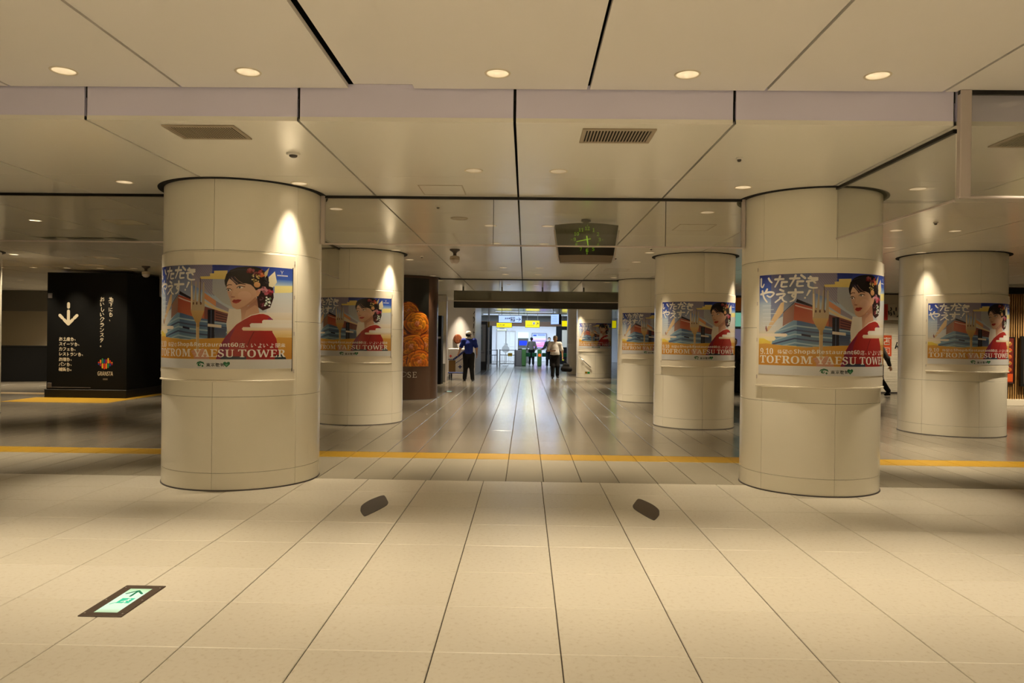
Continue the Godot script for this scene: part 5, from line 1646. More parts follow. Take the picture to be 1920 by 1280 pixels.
func build_corridor() -> void:
	# long dark signboard hung across the corridor
	var b := thing("hanging_beam", "long dark hanging beam spanning the corridor behind the glass screen", "beam", Vector3(0.42, 2.352, -21.0))
	part("board", box_mesh(Vector3(4.92, 0.465, 0.22), 0.01, Vector3(0, 0.232, 0)), mat("beam_dark", Color(0.17, 0.155, 0.13), 0.5), b)
	part("upper_lip", box_mesh(Vector3(4.92, 0.02, 0.24), 0.004, Vector3(0, 0.475, 0)), M.slate_grey, b)
	for x in [-2.2, -1.1, 0.05, 1.22, 2.3]:
		part("hanger_rod", box_mesh(Vector3(0.045, H2 - 2.352 - 0.484, 0.05), 0.005), M.black_trim, b, Vector3(x, 0.484 + (H2 - 2.352 - 0.484) / 2, 0))
	# white angled wall with script, and the lower grey walling in front of it
	var w := structure("wall_corridor_angled")
	var st := surf()
	prism(st, PackedVector2Array([Vector2(-3.85, -27.9), Vector2(-3.05, -28.6), Vector2(-2.04, -29.9), Vector2(-2.04, -34.0), Vector2(-3.85, -34.0)]), 0.0, H2 - 0.002)
	part("surface", fin(st), M.wall_white, w)
	var ws := thing("wall_lettering", "upright black brushed writing on the edge of the white angled wall", "lettering", Vector3(-2.11, 1.55, -29.81), 0.0)
	for i in 4:
		var s := surf()
		for q in kana_strokes(["し", "の", "り", "す"][i]):
			var pts := []
			for v in Pic.rounded(q): pts.append(Vector3((v.x - 5) * 0.016, (10 - v.y) * 0.026, 0))
			if pts.size() > 1: tube(s, pts, 0.012, 5)
		part("character", fin(s), M.black_trim, ws, Vector3(0, 0.9 - i * 0.3, 0), Vector3(0, -0.9 + PI / 2 - 0.65, 0))
	var g := structure("wall_corridor_end")
	part("surface", box_mesh(Vector3(0.9, 2.33, 0.3), 0.005, Vector3(-3.14, 0.62 + 1.165, -25.15)), M.wall_white, g)
	part("dado_panel", box_mesh(Vector3(0.9, 0.62, 0.3), 0.005, Vector3(-3.14, 0.31, -25.15)), M.wall_grey, g)
	part("corner_trim", box_mesh(Vector3(0.03, 2.9, 0.32), 0.004, Vector3(-2.69, 1.45, -25.15)), M.aluminium, g)
	part("narrow_board", box_mesh(Vector3(0.28, 1.15, 0.03), 0.004, Vector3(-2.84, 2.15, -24.98)), M.poster_border, g)
	var bp := thing("narrow_cabinet", "tall narrow black cabinet standing just behind the rose column", "cabinet", Vector3(-2.82, 0, -24.0))
	part("body", box_mesh(Vector3(0.24, 2.21, 0.5), 0.008, Vector3(0, 1.105, 0)), M.black_panel, bp)
	part("label_plate", box_mesh(Vector3(0.13, 0.06, 0.01), 0.002), M.aluminium, bp, Vector3(0.03, 1.50, 0.253))
	# round brown picture on the white wall
	var rd := thing("round_wall_picture", "round brown picture on the white wall behind the man with the cart", "picture", Vector3(-2.66, 1.46, -28.98), 0.62)
	var dd := surf()
	lathe(dd, [Vector2(0.0, 0.03), Vector2(0.15, 0.026), Vector2(0.185, 0.012), Vector2(0.19, 0.0)], 32)
	var bp2 := mat("brown_print", Color(0.62, 0.36, 0.22), 0.6)
	bp2.albedo_texture = noise_tex(0.03, [Color(0.7, 0.6, 0.55), Color(1, 1, 1), Color(1, 0.85, 0.7)], [0.2, 0.5, 0.9], 128)
	bp2.uv1_triplanar = true
	bp2.uv1_scale = Vector3.ONE * 2.0
	part("disc", fin(dd), bp2, rd, Vector3.ZERO, Vector3(PI / 2, 0, 0))
	# framed notice board and the white post beside it
	var nb := thing("notice_board", "tall dark framed notice board with a pale map, past the white wall", "notice board", Vector3(-2.12, 0, -35.0), 0.12)
	var board := part("backing", box_mesh(Vector3(0.62, 2.3, 0.12), 0.01, Vector3(0, 1.15, 0)), M.slate_grey, nb)
	var mp := Pic.new(256, 512, Color(0.70, 0.68, 0.66), 100, 200)
	mp.rect(10, 14, 60, 22, Color(0.35, 0.35, 0.36))
	mp.rect(10, 30, 70, 140, Color(0.62, 0.64, 0.62), Color(0.58, 0.60, 0.57))
	mp.poly("20,60 60,80 50,120 24,100", Color(0.66, 0.70, 0.56))
	mp.stroke(Pic.pts("14,50 40,66 66,60"), 3, Color(0.45, 0.5, 0.55))
	mp.rect(10, 150, 90, 154, Color(0.5, 0.5, 0.5))
	var mm := mat("map_print", Color(1, 1, 1), 0.4)
	mm.albedo_texture = mp.tex()
	part("map", sheet(0.46, 1.75, 0.005), mm, board, Vector3(0, 1.28, 0.062))
	var wp := thing("white_post", "slim bright white post beside the dark framed notice board", "post", Vector3(-1.74, 0, -35.0))
	part("shaft", box_mesh(Vector3(0.075, 2.945, 0.1), 0.01, Vector3(0, 1.47, 0)), M.wall_white, wp)
	part("yellow_band", box_mesh(Vector3(0.085, 0.28, 0.11), 0.01, Vector3(0, 2.16, 0)), M.yellow_paint, wp)

	# hanging signs
	var ink := Color(0.10, 0.11, 0.16)
	var p := Pic.new(768, 256, Color(0.70, 0.80, 0.98), 300, 100)
	brush(p, "お手洗", 80, 26, 24, 28, 4, ink)
	p.rect(152, 20, 212, 84, ink)
	p.rect(158, 26, 181, 78, Color(0.74, 0.83, 0.98))
	p.rect(184, 26, 206, 50, Color(0.74, 0.83, 0.98))
	p.oval(170, 34, 5, 6, ink)
	p.poly("161,42 179,42 176,62 173,78 167,78 164,62", ink)
	p.oval(195, 32, 4, 5, ink)
	p.poly("195,38 203,50 187,50", ink)
	p.oval(195, 62, 9, 9, Color(0.74, 0.83, 0.98))
	p.stroke(Pic.pts("226,52 284,52"), 7, ink)
	p.stroke(Pic.pts("262,28 286,52 262,76"), 7, ink)
	p.rect(14, 58, 120, 61, Color(0.55, 0.64, 0.82))
	hung_sign("hanging_sign", "lit blue-white hanging sign with restroom symbols and an arrow", "sign", Vector3(-0.75, 2.455, -36.0), 1.14, 0.36, 0.16, p.tex(), 0.8, Color(0.8, 0.88, 1.0))
	var yl := Color(0.90, 0.84, 0.02)
	var y1 := Pic.new(512, 256, yl, 200, 100)
	y1.stroke(Pic.pts("10,60 26,40 26,58"), 4, ink)
	brush(y1, "お土産", 40, 34, 22, 26, 3, ink)
	y1.rect(10, 74, 180, 77, Color(0.62, 0.58, 0.10))
	hung_sign("hanging_sign", "lit yellow sign partly hidden behind the blue-white restroom sign", "sign", Vector3(-1.21, 2.275, -42.0), 0.89, 0.28, 0.14, y1.tex(), 0.7, Color(1.0, 0.95, 0.3))
	var y2 := Pic.new(512, 256, yl, 200, 100)
	y2.rect(0, 0, 200, 8, Color(0.80, 0.78, 0.30))
	y2.rect(104, 22, 138, 58, Color(0.75, 0.78, 0.80))
	y2.oval(121, 32, 6, 6, ink)
	y2.rect(114, 40, 128, 56, ink)
	y2.stroke(Pic.pts("156,66 180,34"), 6, ink)
	y2.stroke(Pic.pts("162,34 181,33 182,54"), 6, ink)
	for i in 9: y2.rect(18 + i * 12, 66, 26 + i * 12, 72, Color(0.42, 0.40, 0.1))
	hung_sign("hanging_sign", "lit yellow sign with a slanting arrow, over the man at the gate", "sign", Vector3(0.39, 2.36, -42.0), 0.83, 0.42, 0.14, y2.tex(), 0.7, Color(1.0, 0.95, 0.3))
	var y3 := Pic.new(256, 256, yl, 100, 100)
	y3.rect(0, 70, 100, 74, Color(0.6, 0.58, 0.1))
	hung_sign("hanging_sign", "small plain lit yellow sign next to the slim white column", "sign", Vector3(2.255, 2.40, -42.0), 0.42, 0.34, 0.14, y3.tex(), 0.7, Color(1.0, 0.95, 0.3))
	var y4 := Pic.new(64, 256, yl, 25, 100)
	hung_sign("hanging_sign", "narrow lit green and yellow sign glimpsed past the far poster column", "sign", Vector3(4.45, 2.3, -38.0), 0.4, 0.4, 0.14, y4.tex(), 0.35, Color(0.8, 1.0, 0.3))
	var bs := Pic.new(256, 256, Color(0.62, 0.74, 0.98), 100, 100)
	for i in 4: bs.rect(14, 18 + i * 18, 80, 24 + i * 18, Color(0.50, 0.60, 0.86))
	hung_sign("hanging_screen", "black framed screen hung at an angle, glowing pale blue, beside the yellow signs", "screen", Vector3(1.42, 2.43, -34.5), 0.62, 0.48, 0.14, bs.tex(), 0.9, Color(0.8, 0.88, 1.0), -0.95, M.black_trim)

func build_gates() -> void:
	# brown lintel above the opening and dark piers either side
	var l := structure("trim_3")
	part("lintel_board", box_mesh(Vector3(8.2, 0.30, 0.25), 0.006, Vector3(0.8, 2.43, -45.6)), mat("brown_lintel", Color(0.42, 0.28, 0.12), 0.4), l)
	part("upper_board", box_mesh(Vector3(8.2, 0.34, 0.2), 0.006, Vector3(0.8, 2.76, -45.6)), M.wall_grey, l)
	var pl := structure("wall_pier")
	part("surface", box_mesh(Vector3(1.2, 2.28, 0.3), 0.006, Vector3(-2.62, 1.14, -44.6)), M.black_panel, pl)
	var pr := structure("wall_pier")
	part("surface", box_mesh(Vector3(0.75, 2.3, 0.3), 0.006, Vector3(2.25, 1.15, -45.2)), M.black_panel, pr)
	part("pale_panel", box_mesh(Vector3(0.45, 1.05, 0.02), 0.004, Vector3(2.45, 1.55, -45.03)), M.wall_beige, pr)
	# pale doors with their lines on the rear wall
	for i in 2:
		var d := structure("door_%d" % (i + 1))
		d.position = Vector3(-1.62 + i * 0.62, 0, -49.98)
		var leaf := part("leaf", box_mesh(Vector3(0.58, 2.0, 0.04), 0.006, Vector3(0, 1.0, 0)), M.white_plastic, d)
		part("door_frame", frame_mesh(0.66, 2.06, 0.035, 0.05), M.aluminium, d, Vector3(0, 1.02, 0))
		part("handle", box_mesh(Vector3(0.03, 0.3, 0.04), 0.008), M.steel, leaf, Vector3(0.22 - 0.44 * i, 1.05, 0.05))
	var pic := thing("framed_poster", "white framed grey-blue poster on the bright wall beside the pale doors", "poster", Vector3(-0.86, 1.5, -49.98))
	part("frame", frame_mesh(0.42, 1.0, 0.03, 0.04), M.white_plastic, pic)
	var pp := Pic.new(128, 256, Color(0.8, 0.82, 0.86), 50, 100)
	pp.poly("6,6 44,6 44,40 6,56", Color(0.35, 0.42, 0.5), Color(0.5, 0.56, 0.62))
	pp.poly("12,10 30,10 18,36", Color(0.7, 0.76, 0.8))
	pp.rect(6, 78, 44, 94, Color(0.30, 0.32, 0.36))
	var pm := mat("framed_print", Color(1, 1, 1), 0.4)
	pm.albedo_texture = pp.tex()
	part("print", sheet(0.36, 0.94, 0.01), pm, pic)
	# ticket machine with a blue screen
	var tm := thing("ticket_machine", "ticket machine with a blue screen and lit top by the staff gate", "ticket machine", Vector3(-0.14, 0, -46.6))
	part("body", box_mesh(Vector3(0.66, 1.55, 0.5), 0.02, Vector3(0, 0.775, 0)), M.wall_grey, tm)
	part("lit_header", box_mesh(Vector3(0.66, 0.36, 0.4), 0.01, Vector3(0, 1.75, 0)), glow("header_glow", Color(0.72, 0.92, 0.86), 1.3), tm)
	part("screen", sheet(0.5, 0.3, 0.006), glow("blue_screen", Color(0.10, 0.22, 0.80), 0.8), tm, Vector3(0, 1.25, 0.25))
	part("shelf", box_mesh(Vector3(0.6, 0.05, 0.18), 0.01, Vector3(0, 0.92, 0.32)), M.steel, tm)
	# large pink and violet screen
	var sc := Pic.new(512, 512, Color(0.58, 0.52, 0.92), 100, 100)
	sc.rect(0, 0, 100, 34, Color(0.50, 0.56, 0.92), Color(0.66, 0.68, 0.96))
	sc.rect(6, 8, 30, 18, Color(0.16, 0.26, 0.55))
	sc.rect(40, 8, 92, 12, Color(0.16, 0.26, 0.55))
	sc.rect(0, 34, 100, 44, Color(0.84, 0.62, 0.92))
	sc.rect(0, 58, 100, 76, Color(0.72, 0.52, 0.92), Color(0.86, 0.48, 0.72))
	sc.rect(8, 80, 94, 92, Color(0.86, 0.42, 0.56))
	sc.rect(8, 62, 60, 66, Color(0.93, 0.85, 0.96))
	var st := thing("wall_display", "large violet and pink lit screen on the bright wall behind the gates", "screen", Vector3(0.93, 1.40, -49.9))
	part("case", box_mesh(Vector3(0.98, 1.02, 0.08), 0.01), M.slate_grey, st)
	var sm := StandardMaterial3D.new()
	sm.resource_name = "display_print"
	sm.albedo_texture = sc.tex()
	sm.emission_enabled = true
	sm.emission_texture = sm.albedo_texture
	sm.emission_operator = BaseMaterial3D.EMISSION_OP_MULTIPLY
	sm.emission = Color(1, 1, 1)
	sm.emission_energy_multiplier = 0.7
	part("screen", sheet(0.92, 0.96, 0.005), sm, st, Vector3(0, 0, 0.04))
	var gl := thing("lit_strip", "low green-white lit strip sign above the pale doors", "sign", Vector3(-1.45, 2.05, -45.42))
	part("case", box_mesh(Vector3(0.62, 0.10, 0.1), 0.01), M.slate_grey, gl)
	part("lit_face", sheet(0.58, 0.07, 0.004), glow("strip_glow", Color(0.78, 0.95, 0.70), 1.2), gl, Vector3(0, 0, 0.05))
	part("hanger_rod", box_mesh(Vector3(0.3, 0.2, 0.03), 0.002), M.steel, gl, Vector3(0, 0.145, -0.06))
	# railing of upright bars
	var rail := func(label: String, x0: float, x1: float, z: float) -> void:
		var t := thing("barrier_fence", label, "fence", Vector3((x0 + x1) / 2, 0, z), 0.0, "barrier fences")
		var w := x1 - x0
		var s := surf()
		for y in [0.88, 0.62, 0.14]: bar(s, Vector3(-w / 2, y, 0), Vector3(w / 2, y, 0), 0.035)
		part("rails", fin(s), M.slate_grey, t)
		for x in [-w / 2, w / 2]: part("fence_post", box_mesh(Vector3(0.055, 0.92, 0.055), 0.006, Vector3(0, 0.46, 0)), M.slate_grey, t, Vector3(x, 0, 0))
		var n := int(w / 0.11)
		var bm := box_mesh(Vector3(0.016, 0.5, 0.016), 0.002, Vector3(0, 0.38, 0))
		for i in range(1, n): part("upright_bar", bm, M.steel, t, Vector3(-w / 2 + w * i / n, 0, 0))
	rail.call("grey metal railing before the dark pier, next to the white post", -2.15, -1.5, -39.6)
	rail.call("grey metal railing before the pale doors, with a small yellow notice", -1.38, -0.52, -40.2)
	var yn := thing("notice_plate", "small yellow notice hung on the metal railing", "sign", Vector3(-0.82, 0.64, -40.14))
	part("plate", box_mesh(Vector3(0.24, 0.17, 0.012), 0.003), M.yellow_paint, yn)
	part("print_line", box_mesh(Vector3(0.16, 0.02, 0.004), 0.001), M.black_trim, yn, Vector3(0, 0.02, 0.008))
	var wf := thing("information_stand", "small white round information stand behind the railing", "stand", Vector3(-1.08, 0, -40.9))
	var ss := surf()
	lathe(ss, [Vector2(0.16, 0.0), Vector2(0.16, 0.03), Vector2(0.02, 0.05), Vector2(0.02, 0.82), Vector2(0.0, 0.82)], 20)
	part("stem", fin(ss), M.white_plastic, wf)
	var hd := surf()
	lathe(hd, [Vector2(0.0, -0.02), Vector2(0.20, -0.02), Vector2(0.21, 0.0), Vector2(0.20, 0.02), Vector2(0.0, 0.02)], 28)
	part("round_head", fin(hd), M.white_plastic, wf, Vector3(0, 0.94, 0), Vector3(PI / 2, 0, 0))
	# ticket gates
	var green := mat("gate_green", Color(0.30, 0.46, 0.22), 0.45)
	var flap := mat("flap_green", Color(0.03, 0.32, 0.17), 0.5)
	var orange := glow("orange_glow", Color(1.0, 0.30, 0.05), 1.4)
	var labels := ["ticket gate with a broad grey end panel next to the metal railing", "narrow green ticket gate with an orange light, nearest the walking man", "green ticket gate hidden behind the walking man with the bag", "green ticket gate next to the dark pier and slim white column"]
	var gx := [-0.12, 0.80, 1.72, 2.55]
	for i in 4:
		var t := thing("ticket_gate", labels[i], "ticket gate", Vector3(gx[i], 0, -41.0), 0.0, "ticket gates")
		var w: float = 0.24 if i == 0 else 0.22
		part("cabinet", box_mesh(Vector3(w, 0.92, 1.5), 0.03, Vector3(0.0 if i else 0.05, 0.46, -0.5)), green, t)
		part("end_panel", box_mesh(Vector3(w * 0.7, 0.8, 0.02), 0.006, Vector3(0.0 if i else 0.05, 0.44, 0.26)), green, t)
		if i == 0: part("grey_panel", box_mesh(Vector3(0.40, 0.88, 0.3), 0.02, Vector3(-0.28, 0.44, 0.05)), mat("gate_grey", Color(0.45, 0.42, 0.39), 0.5), t)
		part("reader_top", box_mesh(Vector3(w * 0.9, 0.05, 0.5), 0.015, Vector3(0.0 if i else 0.05, 0.95, 0.0)), M.white_plastic, t)
		if i == 1:
			part("signal_light", box_mesh(Vector3(0.13, 0.14, 0.02), 0.01, Vector3(0, 0.62, 0.275)), orange, t)
			part("card_arch", box_mesh(Vector3(0.06, 0.2, 0.05), 0.015, Vector3(0.05, 1.07, 0.0)), M.white_plastic, t, Vector3.ZERO, Vector3(0, 0, -0.25))
		if i < 3:
			for s in [0.0, 1.0]:
				part("flap", box_mesh(Vector3(0.27, 0.22, 0.03), 0.02, Vector3(0.28 if s == 0.0 else gx[i + 1] - gx[i] - 0.28, 0.62, -0.7)), flap, t)

# ------------------------------------------------------------------ shops beyond the columns
func build_shops() -> void:
	# shuttered shop between the column with the glass screen and the lone column
	var sh := thing("roller_shutter", "pale closed roller shutter of a shop, seen between two poster columns", "shutter", Vector3(10.9, 0, -22.2))
	part("box", box_mesh(Vector3(2.6, 0.5, 0.3), 0.01, Vector3(0, 2.68, 0)), M.wall_beige, sh)
	var n := 44
	var sm := box_mesh(Vector3(2.5, 0.048, 0.02), 0.006)
	for i in n: part("slat", sm, M.poster_border, sh, Vector3(0, 0.06 + i * 0.0535, -0.02))
	part("bottom_rail", box_mesh(Vector3(2.5, 0.05, 0.05), 0.006, Vector3(0, 0.025, 0)), M.slate_grey, sh)
	var sg := thing("shop_sign", "shop sign with a red block and black brushed writing above the shutter", "sign", Vector3(10.83, 2.41, -22.024))
	part("board", box_mesh(Vector3(0.85, 0.46, 0.05), 0.005), M.wall_beige, sg)
	part("red_block", box_mesh(Vector3(0.26, 0.47, 0.012), 0.002), mat("sign_red", Color(0.72, 0.17, 0.09), 0.5), sg, Vector3(-0.29, 0, 0.03))
	for i in 2:
		var s := surf()
		for q in kana_strokes(["ふ", "り"][i]):
			var pts := []
			for v in Pic.rounded(q): pts.append(Vector3((v.x - 5) * 0.022, (5 - v.y) * 0.036, 0))
			if pts.size() > 1: tube(s, pts, 0.014, 5)
		part("character", fin(s), M.black_trim, sg, Vector3(-0.05 + i * 0.2, 0, 0.03))
	var og := thing("shop_banner", "orange banner with white writing beside the closed shutter", "banner", Vector3(10.72, 1.42, -22.204))
	part("cloth", box_mesh(Vector3(0.36, 0.62, 0.01), 0.002), mat("banner_orange", Color(0.80, 0.30, 0.09), 0.6), og)
	for i in 2:
		var s := surf()
		for q in kana_strokes(["司", "店"][1 - i]):
			var pts := []
			for v in q: pts.append(Vector3((v.x - 5) * 0.03, (5 - v.y) * 0.026, 0))
			if pts.size() > 1: tube(s, pts, 0.013, 5)
		part("character", fin(s), M.poster_border, og, Vector3(0.02, 0.14 - i * 0.29, 0.012))
	var og2 := thing("shop_lettering", "black brushed character on the shutter next to the orange banner", "lettering", Vector3(11.08, 1.42, -22.215))
	var s2 := surf()
	for q in kana_strokes("ん"):
		var pts := []
		for v in Pic.rounded(q): pts.append(Vector3((v.x - 5) * 0.02, (5 - v.y) * 0.028, 0))
		if pts.size() > 1: tube(s2, pts, 0.013, 5)
	part("character", fin(s2), M.black_trim, og2, Vector3(0, 0, 0.02))
	# narrow shop front with an orange header glimpsed between two columns
	var kf := thing("booth", "narrow booth with orange header and lit green panel, glimpsed between columns", "shop", Vector3(6.6, 0, -22.8))
	part("body", box_mesh(Vector3(1.6, 2.9, 0.5), 0.01, Vector3(0, 1.45, -0.2)), M.slate_grey, kf)
	part("header", box_mesh(Vector3(1.5, 0.40, 0.06), 0.01, Vector3(0, 2.63, 0.08)), mat("header_orange", Color(0.80, 0.44, 0.08), 0.5), kf)
	part("lit_panel", box_mesh(Vector3(1.4, 0.42, 0.04), 0.01, Vector3(0, 2.16, 0.08)), glow("green_panel_glow", Color(0.45, 0.72, 0.62), 0.5), kf)
	part("display_window", box_mesh(Vector3(1.4, 0.75, 0.03), 0.01, Vector3(0, 1.50, 0.08)), glow("window_glow", Color(0.50, 0.48, 0.58), 0.3), kf)
	part("counter", box_mesh(Vector3(1.5, 0.9, 0.1), 0.01, Vector3(0, 0.45, 0.1)), M.black_panel, kf)
	# wall of wooden slats with a dark head board
	var sw := structure("wall_slatted")
	sw.position = Vector3(12.1, 0, -18.3)
	part("backing", box_mesh(Vector3(2.8, 2.9, 0.1), 0.005, Vector3(0.0, 1.45, -0.1)), mat("slat_backing_dark", Color(0.17, 0.11, 0.10), 0.7), sw)  # dark brown backing board seen between the slats
	var wd := mat("slat_wood", Color(0.70, 0.55, 0.34), 0.5)
	wd.albedo_texture = noise_tex(0.02, [Color(0.8, 0.75, 0.7), Color(1, 1, 1)], [0.2, 0.8], 128)
	wd.uv1_triplanar = true
	wd.uv1_scale = Vector3(6, 0.6, 6)
	var slm := box_mesh(Vector3(0.028, 2.62, 0.04), 0.004, Vector3(0, 1.47, 0))
	for i in 50: part("slat", slm, wd, sw, Vector3(-1.37 + i * 0.0559, 0, -0.03))
	part("head_board", box_mesh(Vector3(2.8, 0.14, 0.14), 0.006, Vector3(0, 2.80, 0)), M.black_panel, sw)
	part("plinth", box_mesh(Vector3(2.8, 0.16, 0.16), 0.006, Vector3(0, 0.08, -0.02)), M.poster_border, sw)
	var fp := Pic.new(128, 512, Color(0.35, 0.10, 0.07), 40, 160)
	var r2 := RandomNumberGenerator.new()
	r2.seed = 5
	for i in 6:
		fp.oval(20, 22 + i * 23, 14, 9, Color(0.78, 0.46, 0.22), Color(0.5, 0.2, 0.1))
		for k in 6: fp.oval(20 + r2.randf_range(-9, 9), 22 + i * 23 + r2.randf_range(-5, 5), 3, 2.5, [Color(0.9, 0.75, 0.5), Color(0.7, 0.2, 0.1), Color(0.4, 0.4, 0.2)][k % 3])
	fp.rect(2, 128, 38, 156, Color(0.75, 0.30, 0.12))
	var fm := mat("food_print", Color(1, 1, 1), 0.4)
	fm.albedo_texture = fp.tex()
	var fd := thing("food_poster", "narrow red poster of dishes on the wooden slat wall", "poster", Vector3(11.80, 1.11, -18.29))
	part("frame", frame_mesh(0.30, 1.14, 0.02, 0.03), M.black_trim, fd)
	part("print", sheet(0.26, 1.10, 0.014), fm, fd)
	var tv := thing("wall_television", "black framed dark television on the wooden slat wall beside the food poster", "television", Vector3(12.45, 1.09, -18.27))
	part("bezel", frame_mesh(0.78, 1.22, 0.07, 0.07), M.black_trim, tv)
	part("screen", sheet(0.66, 1.10, 0.03), mat("dark_screen", Color(0.30, 0.28, 0.25), 0.12), tv)  # grey of the reflected room is put into the screen colour

# ------------------------------------------------------------------ people and what they carry
func build_people() -> void:
	# the man walking towards the viewer
	var s := 1.62 / 1.7
	var p := stand_pose()
	p.knee_l = Vector3(0.1, 0.50, 0.09); p.ankle_l = Vector3(0.11, 0.13, -0.02); p.toe_l = Vector3(0.13, 0.045, 0.13)
	p.knee_r = Vector3(-0.09, 0.49, 0.08); p.ankle_r = Vector3(-0.095, 0.085, 0.12); p.toe_r = Vector3(-0.12, 0.035, 0.28)
	p.shoulder_l = Vector3(0.19, 1.385, 0); p.shoulder_r = Vector3(-0.19, 1.385, 0)
	p.elbow_r = Vector3(-0.29, 1.11, 0.04); p.wrist_r = Vector3(-0.13, 1.10, 0.24)
	p.hand_dir_r = Vector3(0.9, 0.05, 0.4); p.palm_r = Vector3(0.2, 0.9, -0.3); p.bend_r = 0.75
	p.elbow_l = Vector3(0.29, 1.09, -0.01); p.wrist_l = Vector3(0.30, 0.84, 0.03); p.bend_l = 1.25
	p.head = Vector3(0.0, 1.575, 0.05); p.face = Vector3(-0.28, -0.35, 1)
	person("grey-haired man in a white polo shirt walking with a black bag", Vector3(1.14, 0, -28.35), 0.05, s, p, {"skin": M.skin_tone, "hair": M.grey_hair, "shirt": M.white_cloth, "trousers": M.black_cloth, "belly": 0.045, "sleeve": 0.8, "hem": 0.0, "waist": 0.05})
	var bag := thing("shoulder_bag", "black soft bag hanging from the walking man's hand", "bag", Vector3(1.57, 0.28, -28.30), 0.15)
	var bs := surf()
	skin(bs, [[Vector3(-0.10, 0.10, 0), Vector3(0.13, 0.08, 0), 0.10, 0.10], [Vector3(-0.07, 0.24, 0), Vector3(0.07, 0.24, 0), 0.06, 0.06], [Vector3(-0.13, 0.05, 0), Vector3(0.16, 0.04, 0), 0.05, 0.05]], 0.014, 0.07)
	part("body", fin(bs), M.black_cloth, bag)
	var hb := surf()
	tube(hb, [Vector3(-0.09, 0.26, 0.02), Vector3(-0.16, 0.40, 0.02), Vector3(-0.145, 0.49, 0.02), Vector3(-0.06, 0.42, 0.02), Vector3(0.06, 0.27, 0.02)], 0.011, 7)
	part("handle", fin(hb), M.black_cloth, bag)
	part("tag", box_mesh(Vector3(0.06, 0.05, 0.02), 0.006), mat("lime_tag", Color(0.72, 0.82, 0.10), 0.5), bag, Vector3(-0.13, 0.42, 0.04))
	var ph := thing("phone", "dark phone held up in the walking man's hand", "phone", Vector3(1.09, 1.075, -28.06), 0.2)
	part("case", box_mesh(Vector3(0.075, 0.014, 0.14), 0.005), M.black_trim, ph)
	part("screen", box_mesh(Vector3(0.067, 0.002, 0.13), 0.0005), M.dark_screen, ph, Vector3(0, 0.008, 0))
	# the man in blue with the covered cart, seen from behind
	s = 1.75 / 1.72
	p = stand_pose()
	p.chest = Vector3(0, 1.25, 0.03); p.neck = Vector3(0, 1.43, 0.06); p.head = Vector3(0.02, 1.56, 0.10); p.face = Vector3(-0.75, -0.2, 1)
	p.shoulder_l = Vector3(0.185, 1.38, 0.04); p.shoulder_r = Vector3(-0.185, 1.38, 0.04)
	p.elbow_l = Vector3(0.29, 1.12, 0.04); p.wrist_l = Vector3(0.36, 0.93, 0.14); p.hand_dir_l = Vector3(0.5, -0.5, 0.8); p.bend_l = 0.8
	p.elbow_r = Vector3(-0.27, 1.12, 0.0); p.wrist_r = Vector3(-0.27, 0.92, 0.14)
	p.hip_l = Vector3(0.1, 0.9, 0); p.hip_r = Vector3(-0.1, 0.9, 0); p.ankle_l = Vector3(0.13, 0.085, -0.02); p.ankle_r = Vector3(-0.14, 0.085, 0.0)
	p.toe_l = Vector3(0.15, 0.035, 0.14); p.toe_r = Vector3(-0.18, 0.035, 0.15)
	var man := person("man in a blue shirt and pale cap seen from behind, beside a cart", Vector3(-1.98, 0, -25.9), PI, s, p, {"skin": M.skin_tone, "hair": M.dark_hair, "shirt": M.blue_cloth, "trousers": M.black_cloth, "sleeve": 0.75, "hem": -0.01, "waist": 0.05})
	var cap := surf()
	var hd: Vector3 = p.head * s
	skin(cap, [[hd + Vector3(0, 0.065, -0.02), hd + Vector3(0, 0.065, 0.03), 0.103, 0.10]], 0.01, 0.02, 1, func(q: Vector3) -> float: return hd.y + 0.045 - q.y)
	var cap_part := part("cap", fin(cap), M.white_cloth, man)
	var f := Vector3(-0.6, 0, 0.8)
	var peak := surf()
	skin(peak, [[hd + f * 0.07 + Vector3(-0.04, 0.055, -0.04), hd + f * 0.07 + Vector3(0.04, 0.055, 0.03), 0.02, 0.02], [hd + f * 0.15 + Vector3(-0.02, 0.04, -0.02), hd + f * 0.15 + Vector3(0.02, 0.04, 0.02), 0.012, 0.012]], 0.008, 0.06)
	part("cap_peak", fin(peak), M.white_cloth, cap_part)
	var bandm := surf()
	lathe(bandm, [Vector2(0.100, 0.028), Vector2(0.106, 0.03), Vector2(0.106, 0.052), Vector2(0.100, 0.055)], 24, hd + Vector3(0, 0.0, 0.005))
	part("cap_band", fin(bandm), M.black_cloth, cap_part)
	var tw := surf()
	skin(tw, [[Vector3(-0.07, 1.47, 0.02) * s, Vector3(0.07, 1.47, 0.02) * s, 0.05, 0.05], [Vector3(-0.06, 1.47, 0.09) * s, Vector3(0.06, 1.47, 0.09) * s, 0.045, 0.045]], 0.01, 0.04)
	part("neck_towel", fin(tw), M.white_cloth, man)
	# the cart: flat deck on four wheels, brown boxes, white cover with blue stripes and a red cross
	var c := thing("delivery_cart", "blue flat cart under a white cover with blue stripes and red cross", "cart", Vector3(-2.45, 0, -26.68))
	part("deck", box_mesh(Vector3(0.62, 0.05, 0.85), 0.015, Vector3(0.02, 0.26, 0)), mat("cart_blue", Color(0.13, 0.22, 0.55), 0.5), c)
